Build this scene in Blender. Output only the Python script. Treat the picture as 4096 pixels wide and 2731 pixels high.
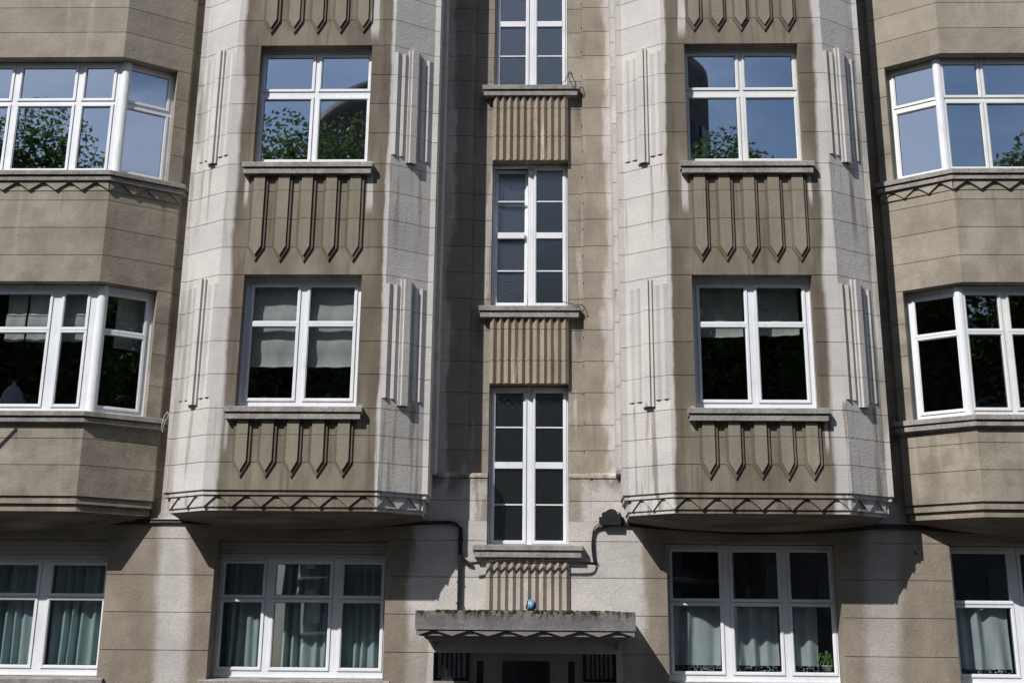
import bpy, math, random
from mathutils import Vector, Matrix
random.seed(7)
R_ = math.radians
sc = bpy.context.scene
col = sc.collection
for o in list(bpy.data.objects): bpy.data.objects.remove(o)

# ------------------------------------------------------------------ camera
cam_d = bpy.data.cameras.new('camera'); cam = bpy.data.objects.new('camera', cam_d); col.objects.link(cam)
pitch, yaw, roll = R_(15.269), R_(-1.6365), R_(0.5568)
fw = Vector((math.sin(yaw)*math.cos(pitch), math.cos(yaw)*math.cos(pitch), math.sin(pitch)))
rt = Vector((math.cos(yaw), -math.sin(yaw), 0)); up = rt.cross(fw)
r2 = rt*math.cos(roll)+up*math.sin(roll); u2 = -rt*math.sin(roll)+up*math.cos(roll)
cam.matrix_world = Matrix(((r2.x,u2.x,-fw.x,0.2456),(r2.y,u2.y,-fw.y,-14.949),(r2.z,u2.z,-fw.z,1.3592),(0,0,0,1)))
cam_d.sensor_fit = 'HORIZONTAL'; cam_d.sensor_width = 36.0; cam_d.lens = 41.08
cam_d.clip_start = .1; cam_d.clip_end = 2000
sc.camera = cam

# ------------------------------------------------------------------ sky, sun, exposure
SUN_DIR = Vector((0.85, 1.0, -1.28)).normalized()
sun_el = math.asin(-SUN_DIR.z); sun_az = math.atan2(-SUN_DIR.x, -SUN_DIR.y)
w = bpy.data.worlds.new('World'); sc.world = w; w.use_nodes = True
nt = w.node_tree; nt.nodes.clear()
N = nt.nodes.new; L = nt.links.new
out = N('ShaderNodeOutputWorld'); bg = N('ShaderNodeBackground'); sky = N('ShaderNodeTexSky')
sky.sky_type = 'NISHITA'; sky.sun_disc = False; sky.sun_elevation = sun_el; sky.sun_rotation = sun_az
sky.air_density = 1.0; sky.dust_density = .6; sky.ozone_density = 1.6
bg.inputs['Strength'].default_value = .09
bgc = N('ShaderNodeBackground'); bgc.inputs['Color'].default_value = (.74,.81,1.0,1); bgc.inputs['Strength'].default_value = .80
tc = N('ShaderNodeTexCoord'); sx = N('ShaderNodeSeparateXYZ'); L(tc.outputs['Generated'], sx.inputs[0])
def wm(op, a, b=None):
    m = N('ShaderNodeMath'); m.operation = op
    for i, v in enumerate((a, b)):
        if v is None: continue
        if isinstance(v, (int, float)): m.inputs[i].default_value = v
        else: L(v, m.inputs[i])
    return m.outputs[0]
zz = wm('ADD', wm('MAXIMUM', sx.outputs['Z'], 0.0), .22)
cx = N('ShaderNodeCombineXYZ'); L(wm('DIVIDE', sx.outputs['X'], zz), cx.inputs[0]); L(wm('DIVIDE', sx.outputs['Y'], zz), cx.inputs[1])
cn = N('ShaderNodeTexNoise'); cn.inputs['Scale'].default_value = 2.3; cn.inputs['Detail'].default_value = 8; cn.inputs['Roughness'].default_value = .56
cn.inputs['Distortion'].default_value = .35
L(cx.outputs[0], cn.inputs['Vector'])
mr = N('ShaderNodeMapRange'); mr.interpolation_type = 'SMOOTHSTEP'
mr.inputs['From Min'].default_value = .38; mr.inputs['From Max'].default_value = .70; mr.inputs['To Max'].default_value = .80
L(cn.outputs['Fac'], mr.inputs['Value'])
mx = N('ShaderNodeMixShader'); L(mr.outputs[0], mx.inputs[0]); L(bg.outputs[0], mx.inputs[1]); L(bgc.outputs[0], mx.inputs[2])
L(sky.outputs[0], bg.inputs['Color']); L(mx.outputs[0], out.inputs['Surface'])
sun_d = bpy.data.lights.new('sun', 'SUN'); sun_d.energy = 5.0; sun_d.angle = R_(.53); sun_d.color = (1.0,.965,.92)
sun = bpy.data.objects.new('sun', sun_d); col.objects.link(sun); sun.location = (-20,-25,40)
sun.rotation_euler = SUN_DIR.to_track_quat('-Z','Y').to_euler()
sc.view_settings.view_transform = 'Standard'; sc.view_settings.look = 'None'
sc.view_settings.exposure = 0.0; sc.view_settings.gamma = 1.0

# ------------------------------------------------------------------ material helpers
class T:
    """tiny node-expression helper for one material"""
    def __init__(s, name):
        s.m = bpy.data.materials.new(name); s.m.use_nodes = True
        s.t = s.m.node_tree; s.t.nodes.clear()
        s.out = s.t.nodes.new('ShaderNodeOutputMaterial')
        g = s.t.nodes.new('ShaderNodeNewGeometry'); s.P = g.outputs['Position']; s.Nrm = g.outputs['Normal']
        sp = s.t.nodes.new('ShaderNodeSeparateXYZ'); s.t.links.new(s.P, sp.inputs[0])
        s.X, s.Y, s.Z = sp.outputs
    def set(s, inp, v):
        if v is None: return
        if hasattr(v, 'is_output') or isinstance(v, bpy.types.NodeSocket): s.t.links.new(v, inp)
        else:
            try: inp.default_value = v
            except Exception: inp.default_value = (*v, 1)
    def op(s, o, a, b=None, c=None, clamp=False):
        n = s.t.nodes.new('ShaderNodeMath'); n.operation = o; n.use_clamp = clamp
        for i, v in enumerate((a, b, c)): s.set(n.inputs[i], v)
        return n.outputs[0]
    def add(s, a, b): return s.op('ADD', a, b)
    def sub(s, a, b): return s.op('SUBTRACT', a, b)
    def mul(s, a, b): return s.op('MULTIPLY', a, b)
    def mx(s, a, b): return s.op('MAXIMUM', a, b)
    def ss(s, v, lo, hi, t0=0., t1=1.):
        n = s.t.nodes.new('ShaderNodeMapRange'); n.interpolation_type = 'SMOOTHSTEP'
        s.set(n.inputs['Value'], v); s.set(n.inputs['From Min'], lo); s.set(n.inputs['From Max'], hi)
        s.set(n.inputs['To Min'], t0); s.set(n.inputs['To Max'], t1); return n.outputs[0]
    def vec(s, x, y, z):
        n = s.t.nodes.new('ShaderNodeCombineXYZ')
        for i, v in enumerate((x, y, z)): s.set(n.inputs[i], v)
        return n.outputs[0]
    def sv(s, fx, fy, fz):
        return s.vec(s.mul(s.X, fx), s.mul(s.Y, fy), s.mul(s.Z, fz))
    def noise(s, v, scale, detail=3, rough=.5):
        n = s.t.nodes.new('ShaderNodeTexNoise'); s.set(n.inputs['Vector'], v)
        n.inputs['Scale'].default_value = scale; n.inputs['Detail'].default_value = detail; n.inputs['Roughness'].default_value = rough
        return n.outputs['Fac']
    def voro(s, v, scale):
        n = s.t.nodes.new('ShaderNodeTexVoronoi'); s.set(n.inputs['Vector'], v); n.inputs['Scale'].default_value = scale
        return n.outputs['Distance']
    def mix(s, f, a, b, mode='MIX'):
        n = s.t.nodes.new('ShaderNodeMix'); n.data_type = 'RGBA'; n.blend_type = mode
        s.set(n.inputs['Factor'], f); s.set(n.inputs[6], a if not isinstance(a, tuple) else (*a, 1) if len(a) == 3 else a)
        s.set(n.inputs[7], b if not isinstance(b, tuple) else (*b, 1) if len(b) == 3 else b)
        return n.outputs[2]
    def bright(s, c, v):
        g = s.vec(v, v, v); return s.mix(1.0, c, g, 'MULTIPLY')
    def bump(s, h, dist, strength=1.):
        n = s.t.nodes.new('ShaderNodeBump'); n.inputs['Distance'].default_value = dist; n.inputs['Strength'].default_value = strength
        s.set(n.inputs['Height'], h); return n.outputs[0]
    def bsdf(s, color, rough=.6, normal=None, spec=.3, **kw):
        n = s.t.nodes.new('ShaderNodeBsdfPrincipled'); s.set(n.inputs['Base Color'], color if not isinstance(color, tuple) else (*color[:3], 1))
        s.set(n.inputs['Roughness'], rough); n.inputs['Specular IOR Level'].default_value = spec
        if normal is not None: s.set(n.inputs['Normal'], normal)
        for k, v in kw.items(): s.set(n.inputs[k], v)
        s.t.links.new(n.outputs[0], s.out.inputs['Surface']); return n
    def lw(s, v):  # noise centred on 0
        return s.sub(v, .5)

def stucco_end(t, colr, grain=.16, rough=.93, bd=.006, mott=.12):
    g = t.noise(t.P, 70, 2, .7); sp = t.voro(t.P, 95)
    big = t.noise(t.P, 2.3, 5, .6)
    c = t.bright(colr, t.ss(big, .25, .75, 1-mott, 1+mott*.8))
    oi = t.t.nodes.new('ShaderNodeObjectInfo'); c = t.bright(c, t.ss(oi.outputs['Random'], 0, 1, .95, 1.05))
    c = t.bright(c, t.ss(g, .25, .75, 1-grain, 1+grain))
    c = t.bright(c, t.ss(sp, .05, .32, 1-grain*.9, 1.03))
    h = t.add(t.mul(t.noise(t.P, 48, 3, .6), 1.0), t.mul(t.noise(t.P, 7, 2), .8))
    t.bsdf(c, rough, t.bump(h, bd), .15)
    return t.m

WHITE = (0.535,0.514,0.488); BROWN = (0.160,0.137,0.108); GREYB = (0.254,0.222,0.178); WARM = (0.356,0.310,0.242)

def mat_white_bay():
    t = T('stucco_washed_and_stained'); ax = t.op('ABSOLUTE', t.X)
    w1 = t.lw(t.noise(t.sv(0.810,0.183,0.722), 1.0, 4, .55)); w2 = t.lw(t.noise(t.sv(1,1,.45), 14, 3, .6)); w3 = t.lw(t.noise(t.sv(1,1,.2), 5, 3))
    low = t.ss(t.Z, 3.4, 4.6, 1, 0)
    d1 = t.add(t.sub(ax, 1.93), t.add(t.mul(w1, .16), t.mul(w2, .035)))
    d2 = t.add(t.sub(t.add(4.02, t.mul(t.sub(t.Z, 7), .014)), ax), t.add(t.mul(w1, .20), t.mul(w2, .04)))
    m = t.mul(t.ss(d1, -.012, .03), t.ss(d2, -.03, .05))
    m = t.mul(m, t.ss(t.Y, .14, .11))
    rim = t.mul(t.mx(t.mul(t.ss(d1, .0, .03), t.ss(d1, .20, .05)), t.mul(t.ss(d2, .0, .04), t.ss(d2, .26, .08))), t.ss(t.noise(t.sv(1,1,.4), 2.5, 3), .35, .6, .25, 1.0))
    # pale drips that washed the dirt off under the sill ends
    for c, lo, hi, ww in ((2.175,7.2,8.0,.045),(3.875,7.3,7.9,.032),(2.17,4.2,4.55,.035),(2.19,9.86,10.8,.055),(3.9,3.9,4.5,.03)):
        e = t.sub(ww, t.op('ABSOLUTE', t.add(t.sub(ax, c), t.mul(w3, .09))))
        d = t.mul(t.mul(t.ss(e, -.004, .016), t.ss(t.Z, lo, lo+.25)), t.ss(t.Z, hi+.05, hi-.02))
        m = t.mul(m, t.sub(1.0, t.mul(d, .92)))
    # grey-brown run-off streaks on the splayed faces
    stk = t.noise(t.sv(1.0,1.0,.045), 9, 3, .6)
    zone = t.mx(low, t.mul(t.ss(t.Z, 8.05, 7.95), t.ss(t.Z, 6.5, 7.6)))
    zone = t.mx(zone, t.mul(t.mul(t.ss(t.Z, 4.68, 4.58), 1.0), 1.0))
    rs = t.mul(t.ss(stk, .53, .64), t.add(.05, t.mul(zone, .72)))
    rs = t.mul(rs, t.ss(t.X, 1.0, 2.0, .75, 1.0))
    # outer strip of each bay carries a brown run
    outer = t.mul(t.ss(ax, 4.52, 4.72), t.ss(t.noise(t.sv(3,1,.35), 2.2, 4), .42, .62, .05, .75))
    m = t.mx(m, t.mx(rs, t.mul(outer, .8)))
    br = t.mix(t.ss(t.noise(t.sv(1,1,.3), 3.2, 4), .3, .7), BROWN, (0.246,0.213,0.173))
    side = t.mul(t.mx(t.ss(ax, 3.72, 3.84), t.ss(ax, 2.32, 2.2)), t.mx(t.mul(t.ss(t.Z, 7.9, 8.4), t.ss(t.Z, 9.95, 9.7)), t.mul(t.ss(t.Z, 4.5, 4.9), t.ss(t.Z, 6.5, 6.2))))
    br = t.mix(t.mul(side, .55), br, (0.121,0.100,0.078))
    br = t.mix(t.mul(rim, .6), br, (0.105,0.087,0.068))
    soot = t.mul(t.ss(t.noise(t.sv(1,1,.06), 12, 3, .6), .52, .66), .45)
    br = t.mix(soot, br, (0.094,0.078,0.058))
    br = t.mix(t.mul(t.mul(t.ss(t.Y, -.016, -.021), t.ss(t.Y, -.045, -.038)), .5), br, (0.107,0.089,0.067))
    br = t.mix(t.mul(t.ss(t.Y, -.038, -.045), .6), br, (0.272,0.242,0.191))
    wh = t.mix(t.ss(t.noise(t.P, 1.4, 4), .35, .7), WHITE, (0.491,0.471,0.457))
    return stucco_end(t, t.mix(m, wh, br), .09, .93, .006, .06)
def mat_grey_bay():
    t = T('stucco_grey_brown'); w1 = t.noise(t.sv(1,1,.4), 1.8, 5, .6)
    c = t.mix(t.ss(w1, .3, .7), (0.276,0.243,0.198), (0.335,0.299,0.248))
    for zc in (6.39, 9.84):
        d = t.mul(t.ss(t.Z, zc+.5, zc+.02), t.ss(t.noise(t.sv(1,1,1), 3, 3), .42, .62))
        c = t.mix(t.mul(d, .25), c, (0.154,0.131,0.104))
    for zs_ in (7.70, 4.36):
        d = t.mul(t.mul(t.ss(t.noise(t.sv(1,1,.05), 8, 4, .6), .54, .66), t.ss(t.Z, zs_-1.0, zs_-.05)), t.ss(t.Z, zs_+.05, zs_))
        c = t.mix(t.mul(d, .38), c, (0.148,0.127,0.099))
    lt = t.mul(t.ss(t.noise(t.sv(3.2,3.2,.16), 2, 3), .60, .72), .32)
    c = t.mix(lt, c, (0.433,0.401,0.351))
    return stucco_end(t, c, .13)
def mat_stair():
    t = T('stucco_stairwell'); ax = t.op('ABSOLUTE', t.sub(t.X, .02))
    w1 = t.lw(t.noise(t.sv(1,1,.35), 2.1, 4, .6)); w2 = t.lw(t.noise(t.sv(1,1,.3), 11, 3, .6))
    white_out = t.ss(t.add(ax, t.add(t.mul(w1, .5), t.mul(w2, .08))), 1.07, 1.16)
    streak = t.mul(t.ss(t.add(t.noise(t.sv(1,1,.08), 7.5, 3, .5), t.mul(w1, .25)), .57, .63), .7)
    lowz = t.ss(t.add(t.Z, t.mul(w1, 1.6)), 3.95, 3.6)
    brownpatch = t.mul(t.ss(t.add(ax, t.add(t.mul(w1, .35), t.mul(w2, .07))), .76, .70), .9)
    wm_ = t.mx(white_out, t.mx(t.mul(streak, t.ss(ax, .98, .6)), t.mul(lowz, t.sub(1.0, brownpatch))))
    warm = t.mix(t.ss(t.noise(t.P, 2.6, 4), .3, .7), (0.261,0.228,0.184), (0.336,0.297,0.246))
    warm = t.mix(t.ss(t.X, .1, -.2), warm, (0.261,0.234,0.199))
    c = t.mix(wm_, warm, (0.506,0.478,0.452))
    for zs_ in (9.55, 6.08, 2.70):
        e = t.sub(.055, t.op('ABSOLUTE', t.add(t.sub(ax, .715), t.mul(w2, .10))))
        d = t.mul(t.mul(t.ss(e, -.01, .025), t.ss(t.Z, zs_-.75, zs_-.2)), t.ss(t.Z, zs_+.04, zs_))
        c = t.mix(t.mul(d, .6), c, (0.119,0.105,0.089))
    jn = t.ss(t.noise(t.sv(1,1,.05), 16, 3, .6), .56, .68); c = t.mix(t.mul(jn, .22), c, (0.139,0.120,0.099))
    led = t.mul(t.mul(t.ss(t.Z, 3.45, 3.76), t.ss(t.Z, 3.90, 3.80)), t.ss(t.noise(t.sv(1,1,.7), 4.5, 4), .45, .62))
    c = t.mix(t.mul(led, .75), c, (0.131,0.116,0.102))
    return stucco_end(t, c, .17)
def mat_ground_wall():
    t = T('stucco_ground_floor'); ax = t.op('ABSOLUTE', t.X)
    w1 = t.lw(t.noise(t.sv(1,1,.6), 1.6, 4, .6)); w2 = t.lw(t.noise(t.sv(1,1,.35), 12, 3, .6))
    lean = t.mul(t.sub(t.Z, 2.2), .06)
    cw = t.add(4.72, lean)
    d = t.op('ABSOLUTE', t.add(t.sub(ax, cw), t.add(t.mul(w1, .18), t.mul(w2, .03))))
    m1 = t.mul(t.ss(d, .30, .13), t.ss(t.X, 0, 1, 1.0, .62))
    edge = t.add(t.mul(w1, .55), t.mul(w2, .05))
    m2 = t.ss(t.add(ax, edge), 1.62, 1.46)
    m2 = t.mul(m2, t.ss(t.add(t.Z, t.mul(w1, .9)), 1.45, 1.75, .35, 1.0))
    m3 = t.mul(t.ss(t.add(ax, t.mul(w1, .25)), 1.30, 1.24), t.ss(t.Z, 2.0, 1.8))
    m = t.mx(m1, t.mx(m2, m3))
    br = t.mix(t.ss(t.noise(t.sv(1,1,.6), 2.4, 4), .3, .7), (0.222,0.189,0.152), (0.287,0.248,0.202))
    return stucco_end(t, t.mix(m, br, (0.497,0.469,0.447)), .15)
def mat_flute():
    t = T('stucco_flutes'); w1 = t.noise(t.sv(1,.3,.08), 9, 4, .6)
    c = t.mix(t.ss(w1, .56, .68), (0.274,0.232,0.181), (0.484,0.451,0.414))
    c = t.mix(t.ss(t.Z, 2.9, 2.2, 0, .45), c, (0.475,0.437,0.405))
    return stucco_end(t, c, .17)
def mat_sill():
    t = T('sill_concrete'); w1 = t.noise(t.sv(1,1,1), 5, 5, .65)
    c = t.mix(t.ss(w1, .35, .68), (0.348,0.328,0.305), (0.236,0.218,0.203))
    c = t.mix(t.mul(t.ss(t.noise(t.sv(6,2,12), 6, 4, .7), .52, .62), .55), c, (0.087,0.081,0.075))
    return stucco_end(t, c, .2, .95, .006)
def mat_canopy():
    t = T('canopy_concrete'); w1 = t.noise(t.P, 3.5, 5, .65)
    c = t.mix(t.ss(w1, .3, .7), (0.197,0.189,0.185), (0.133,0.124,0.127))
    c = t.mix(t.mul(t.ss(t.Z, 1.80, 1.95), t.ss(t.noise(t.sv(1,1,.45), 13, 5, .7), .46, .60)), c, (0.032,0.034,0.024))
    c = t.mix(t.mul(t.ss(t.Z, 1.80, 1.70), .45), c, (0.277,0.265,0.254))
    return stucco_end(t, c, .22, .95, .007)
M = {}
M['white'] = mat_white_bay(); M['grey'] = mat_grey_bay(); M['stair'] = mat_stair(); M['ground'] = mat_ground_wall()
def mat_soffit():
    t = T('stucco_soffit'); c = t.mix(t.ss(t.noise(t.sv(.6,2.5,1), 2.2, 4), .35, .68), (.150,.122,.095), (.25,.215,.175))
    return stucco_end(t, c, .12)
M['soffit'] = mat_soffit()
M['flute'] = mat_flute(); M['sill'] = mat_sill(); M['canopy'] = mat_canopy()
def simple(name, c, rough=.5, spec=.3, var=.0, vs=5, bump=0, bs=40, **kw):
    t = T(name)
    cc = c
    if var: cc = t.bright((*c, 1), t.ss(t.noise(t.P, vs, 4, .6), .3, .7, 1-var, 1+var))
    nrm = t.bump(t.noise(t.P, bs, 3), bump) if bump else None
    t.bsdf(cc, rough, nrm, spec, **kw); M[name] = t.m; return t.m
def pvc(name, c):
    t = T(name); cc = t.bright((*c, 1), t.ss(t.noise(t.P, 1.9, 4, .6), .3, .7, .93, 1.03))
    g = t.mul(t.ss(t.noise(t.sv(1,1,.25), 17, 4, .65), .55, .72), .30)
    cc = t.mix(g, cc, (.42,.41,.39)); t.bsdf(cc, t.ss(t.noise(t.P, 6, 3), .3, .7, .30, .48), t.bump(t.noise(t.P, 3, 2), .004), .4); M[name] = t.m
pvc('pvc_white', (.77,.79,.83)); pvc('pvc_cream', (.73,.745,.74))
simple('gasket', (.02,.02,.022), .6)
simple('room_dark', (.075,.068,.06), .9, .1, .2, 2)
simple('cable_black', (.018,.018,.02), .38, .4, .2, 12)
simple('box_black', (.016,.018,.022), .42, .45, .15, 9)
simple('yellow', (.75,.62,.05), .5)
simple('shutter', (.36,.355,.33), .55, .3, .06, 3)
simple('door_paint', (.24,.24,.228), .5, .35, .06, 2)
simple('iron', (.012,.013,.018), .55, .35, .1, 6)
simple('asphalt', (.036,.036,.038), .9, .2, .2, 4, .004, 60)
simple('paving', (.045,.044,.043), .9, .2, .18, 3, .004, 40)
simple('kerb', (.27,.265,.25), .85, .2, .12, 5)
simple('bark', (.085,.065,.048), .95, .1, .3, 6, .02, 14)
simple('opp_wall', (.15,.14,.13), .9, .2, .15, 1.2, .004, 20)
simple('opp_trim', (.30,.28,.255), .85, .2, .12, 2)
simple('opp_glass', (.03,.035,.045), .08, .5)
simple('roof_zinc', (.20,.21,.225), .55, .4, .1, 2)
simple('pot_white', (.72,.72,.70), .4, .4)
simple('soil', (.035,.025,.018), .95)
simple('wood', (.24,.10,.05), .5, .4, .2, 8)
simple('lid_red', (.55,.05,.03), .4)
simple('jar_glass', (.35,.36,.36), .2, .5)
simple('paper', (.55,.60,.50), .8, .1, .35, 25)
simple('lamp_metal', (.22,.23,.24), .35, .6, .1, 5)
simple('lamp_glass', (.55,.56,.55), .25, .5)
simple('wire_grey', (.45,.45,.43), .4, .4)
simple('moss', (.035,.04,.012), .95, .1, .4, 30)
def leafmat(name, c1, c2, trans=.35):
    t = T(name); c = t.mix(t.ss(t.noise(t.P, 1.3, 3), .35, .65), c1, c2)
    p = t.bsdf(c, .55, None, .25)
    tr = t.t.nodes.new('ShaderNodeBsdfTranslucent'); t.t.links.new(c, tr.inputs[0])
    ms = t.t.nodes.new('ShaderNodeMixShader'); ms.inputs[0].default_value = trans
    t.t.links.new(p.outputs[0], ms.inputs[1]); t.t.links.new(tr.outputs[0], ms.inputs[2]); t.t.links.new(ms.outputs[0], t.out.inputs['Surface'])
    M[name] = t.m
leafmat('leaf', (.060,.100,.025), (.100,.145,.042), .5); leafmat('leaf_pot', (.10,.22,.05), (.16,.30,.08), .25); leafmat('leaf_palm', (.05,.09,.02), (.09,.14,.04), .25)
def cloth(name, c, trans=.4, stripe=False):
    t = T(name); cc = t.bright((*c, 1), t.ss(t.noise(t.sv(1,1,.4), 9, 3), .3, .7, .92, 1.06))
    n = t.bump(t.noise(t.P, 160, 2), .0015)
    p = t.bsdf(cc, .9, n, .1)
    tr = t.t.nodes.new('ShaderNodeBsdfTranslucent'); t.t.links.new(cc, tr.inputs[0])
    ms = t.t.nodes.new('ShaderNodeMixShader'); ms.inputs[0].default_value = trans
    t.t.links.new(p.outputs[0], ms.inputs[1]); t.t.links.new(tr.outputs[0], ms.inputs[2]); t.t.links.new(ms.outputs[0], t.out.inputs['Surface'])
    M[name] = t.m
cloth('curtain_teal', (.52,.65,.66)); cloth('curtain_pale', (.62,.69,.72)); cloth('blind_pale', (.70,.74,.71), .25)
def lace():
    t = T('lace'); s = t.voro(t.sv(1,.2,1), 42); f = t.ss(s, .26, .36)
    d = t.t.nodes.new('ShaderNodeBsdfDiffuse'); d.inputs[0].default_value = (.55,.66,.66,1)
    tp = t.t.nodes.new('ShaderNodeBsdfTransparent'); ms = t.t.nodes.new('ShaderNodeMixShader')
    t.t.links.new(f, ms.inputs[0]); t.t.links.new(d.outputs[0], ms.inputs[1]); t.t.links.new(tp.outputs[0], ms.inputs[2]); t.t.links.new(ms.outputs[0], t.out.inputs['Surface'])
    M['lace'] = t.m
lace()
def glass(name, f0=.1, tint=(.80,.87,.84)):
    t = T(name)
    nrm = t.bump(t.noise(t.sv(1,1,1), 1.1, 1), .0011)
    ge = t.t.nodes.new('ShaderNodeNewGeometry'); dt = t.t.nodes.new('ShaderNodeVectorMath'); dt.operation = 'DOT_PRODUCT'
    t.t.links.new(ge.outputs['Incoming'], dt.inputs[0]); t.t.links.new(ge.outputs['Normal'], dt.inputs[1])
    k = t.op('POWER', t.sub(1.0, t.op('MINIMUM', t.op('ABSOLUTE', dt.outputs['Value']), 1.0)), 5.0)
    fr = t.add(f0, t.mul(k, 1-f0))
    gl = t.t.nodes.new('ShaderNodeBsdfGlossy'); gl.inputs['Roughness'].default_value = .009; gl.inputs['Color'].default_value = (.85,.92,1.0,1)
    t.t.links.new(nrm, gl.inputs['Normal'])
    tp = t.t.nodes.new('ShaderNodeBsdfTransparent'); tp.inputs[0].default_value = (*tint, 1)
    ms = t.t.nodes.new('ShaderNodeMixShader'); t.t.links.new(fr, ms.inputs[0])
    t.t.links.new(tp.outputs[0], ms.inputs[1]); t.t.links.new(gl.outputs[0], ms.inputs[2]); t.t.links.new(ms.outputs[0], t.out.inputs['Surface'])
    M[name] = t.m
glass('glass_clear', .12, (.95,.97,.97)); glass('glass_mid', .21, (.97,.98,.98)); glass('glass_coated', .52, (.62,.68,.70))
def frosted():
    t = T('glass_frosted'); v = t.voro(t.P, 85); n = t.bump(t.add(t.mul(v, 1.0), t.noise(t.P, 60, 2)), .0019)
    p = t.bsdf((.006,.008,.009), .5, None, .2)
    gl = t.t.nodes.new('ShaderNodeBsdfGlossy'); gl.inputs['Roughness'].default_value = .09; gl.inputs['Color'].default_value = (.86,.93,1.0,1); t.t.links.new(n, gl.inputs['Normal'])
    ms = t.t.nodes.new('ShaderNodeMixShader'); ms.inputs[0].default_value = .30
    t.t.links.new(p.outputs[0], ms.inputs[1]); t.t.links.new(gl.outputs[0], ms.inputs[2]); t.t.links.new(ms.outputs[0], t.out.inputs['Surface'])
    M['glass_frosted'] = t.m
frosted()

# ------------------------------------------------------------------ mesh helpers
class MB:
    def __init__(s): s.v = []; s.f = []; s.smooth = False
    def quad(s, a, b, c, d): i = len(s.v); s.v += [a,b,c,d]; s.f.append((i,i+1,i+2,i+3)); return s
    def box(s, x0, x1, y0, y1, z0, z1):
        i = len(s.v)
        s.v += [(x0,y0,z0),(x1,y0,z0),(x1,y1,z0),(x0,y1,z0),(x0,y0,z1),(x1,y0,z1),(x1,y1,z1),(x0,y1,z1)]
        s.f += [tuple(i+k for k in q) for q in ((0,3,2,1),(4,5,6,7),(0,1,5,4),(1,2,6,5),(2,3,7,6),(3,0,4,7))]; return s
    def prism(s, poly, z0, z1):            # poly in xy (ccw), along z
        i = len(s.v); n = len(poly)
        s.v += [(x,y,z0) for x,y in poly]+[(x,y,z1) for x,y in poly]
        s.f += [tuple(i+k for k in reversed(range(n))), tuple(i+n+k for k in range(n))]
        s.f += [(i+k, i+(k+1)%n, i+n+(k+1)%n, i+n+k) for k in range(n)]; return s
    def prism_y(s, poly, y0, y1):          # poly in xz, along y (y0 front)
        i = len(s.v); n = len(poly)
        s.v += [(x,y0,z) for x,z in poly]+[(x,y1,z) for x,z in poly]
        s.f += [tuple(i+k for k in range(n)), tuple(i+n+k for k in reversed(range(n)))]
        s.f += [(i+k, i+n+k, i+n+(k+1)%n, i+(k+1)%n) for k in range(n)]; return s
    def tube(s, path, r, n=6, cap=True):
        P = [Vector(p) for p in path]; i0 = len(s.v); rr = r if isinstance(r, (list,tuple)) else [r]*len(P)
        prev = None
        for k, p in enumerate(P):
            d = (P[min(k+1,len(P)-1)]-P[max(k-1,0)]).normalized()
            if prev is None:
                a = d.cross(Vector((0,0,1)))
                if a.length < .1: a = d.cross(Vector((0,1,0)))
            else: a = prev-d*prev.dot(d)
            a.normalize(); prev = a; b = d.cross(a)
            for j in range(n):
                th = 2*math.pi*j/n; s.v.append(tuple(p+(a*math.cos(th)+b*math.sin(th))*rr[k]))
        for k in range(len(P)-1):
            for j in range(n):
                a = i0+k*n+j; b = i0+k*n+(j+1)%n; s.f.append((a,b,b+n,a+n))
        if cap: s.f += [tuple(i0+j for j in reversed(range(n))), tuple(i0+(len(P)-1)*n+j for j in range(n))]
        s.smooth = True; return s
    def lathe(s, prof, n=20, c=(0,0,0)):
        i0 = len(s.v)
        for r, z in prof:
            for j in range(n): th = 2*math.pi*j/n; s.v.append((c[0]+r*math.cos(th), c[1]+r*math.sin(th), c[2]+z))
        for k in range(len(prof)-1):
            for j in range(n): a = i0+k*n+j; b = i0+k*n+(j+1)%n; s.f.append((a,b,b+n,a+n))
        s.smooth = True; return s
    def mesh(s, name):
        me = bpy.data.meshes.new(name); me.from_pydata([tuple(v) for v in s.v], [], s.f); me.update()
        if s.smooth: me.polygons.foreach_set('use_smooth', [True]*len(me.polygons))
        return me
    def build(s, name, mat, parent=None, loc=None):
        me = s.mesh(name); me.materials.append(M[mat] if isinstance(mat, str) else mat)
        o = bpy.data.objects.new(name, me); col.objects.link(o)
        if parent: o.parent = parent
        if loc: o.location = loc
        return o
def place(name, me, parent=None, mw=None):
    o = bpy.data.objects.new(name, me); col.objects.link(o)
    if parent: o.parent = parent
    if mw is not None: o.matrix_local = mw
    return o
def empty(name, loc=(0,0,0), parent=None):
    o = bpy.data.objects.new(name, None); col.objects.link(o); o.location = loc; o.empty_display_size = .3
    if parent: o.parent = parent
    return o
def tag(o, label, cat, group=None, kind=None):
    o['label'] = label; o['category'] = cat
    if group: o['group'] = group
    if kind: o['kind'] = kind
    return o
def structure(o): o['kind'] = 'structure'; return o
def copy_tree(o, parent=None):
    c = o.copy(); col.objects.link(c); c.parent = parent
    for ch in list(o.children): copy_tree(ch, c)
    return c

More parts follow.
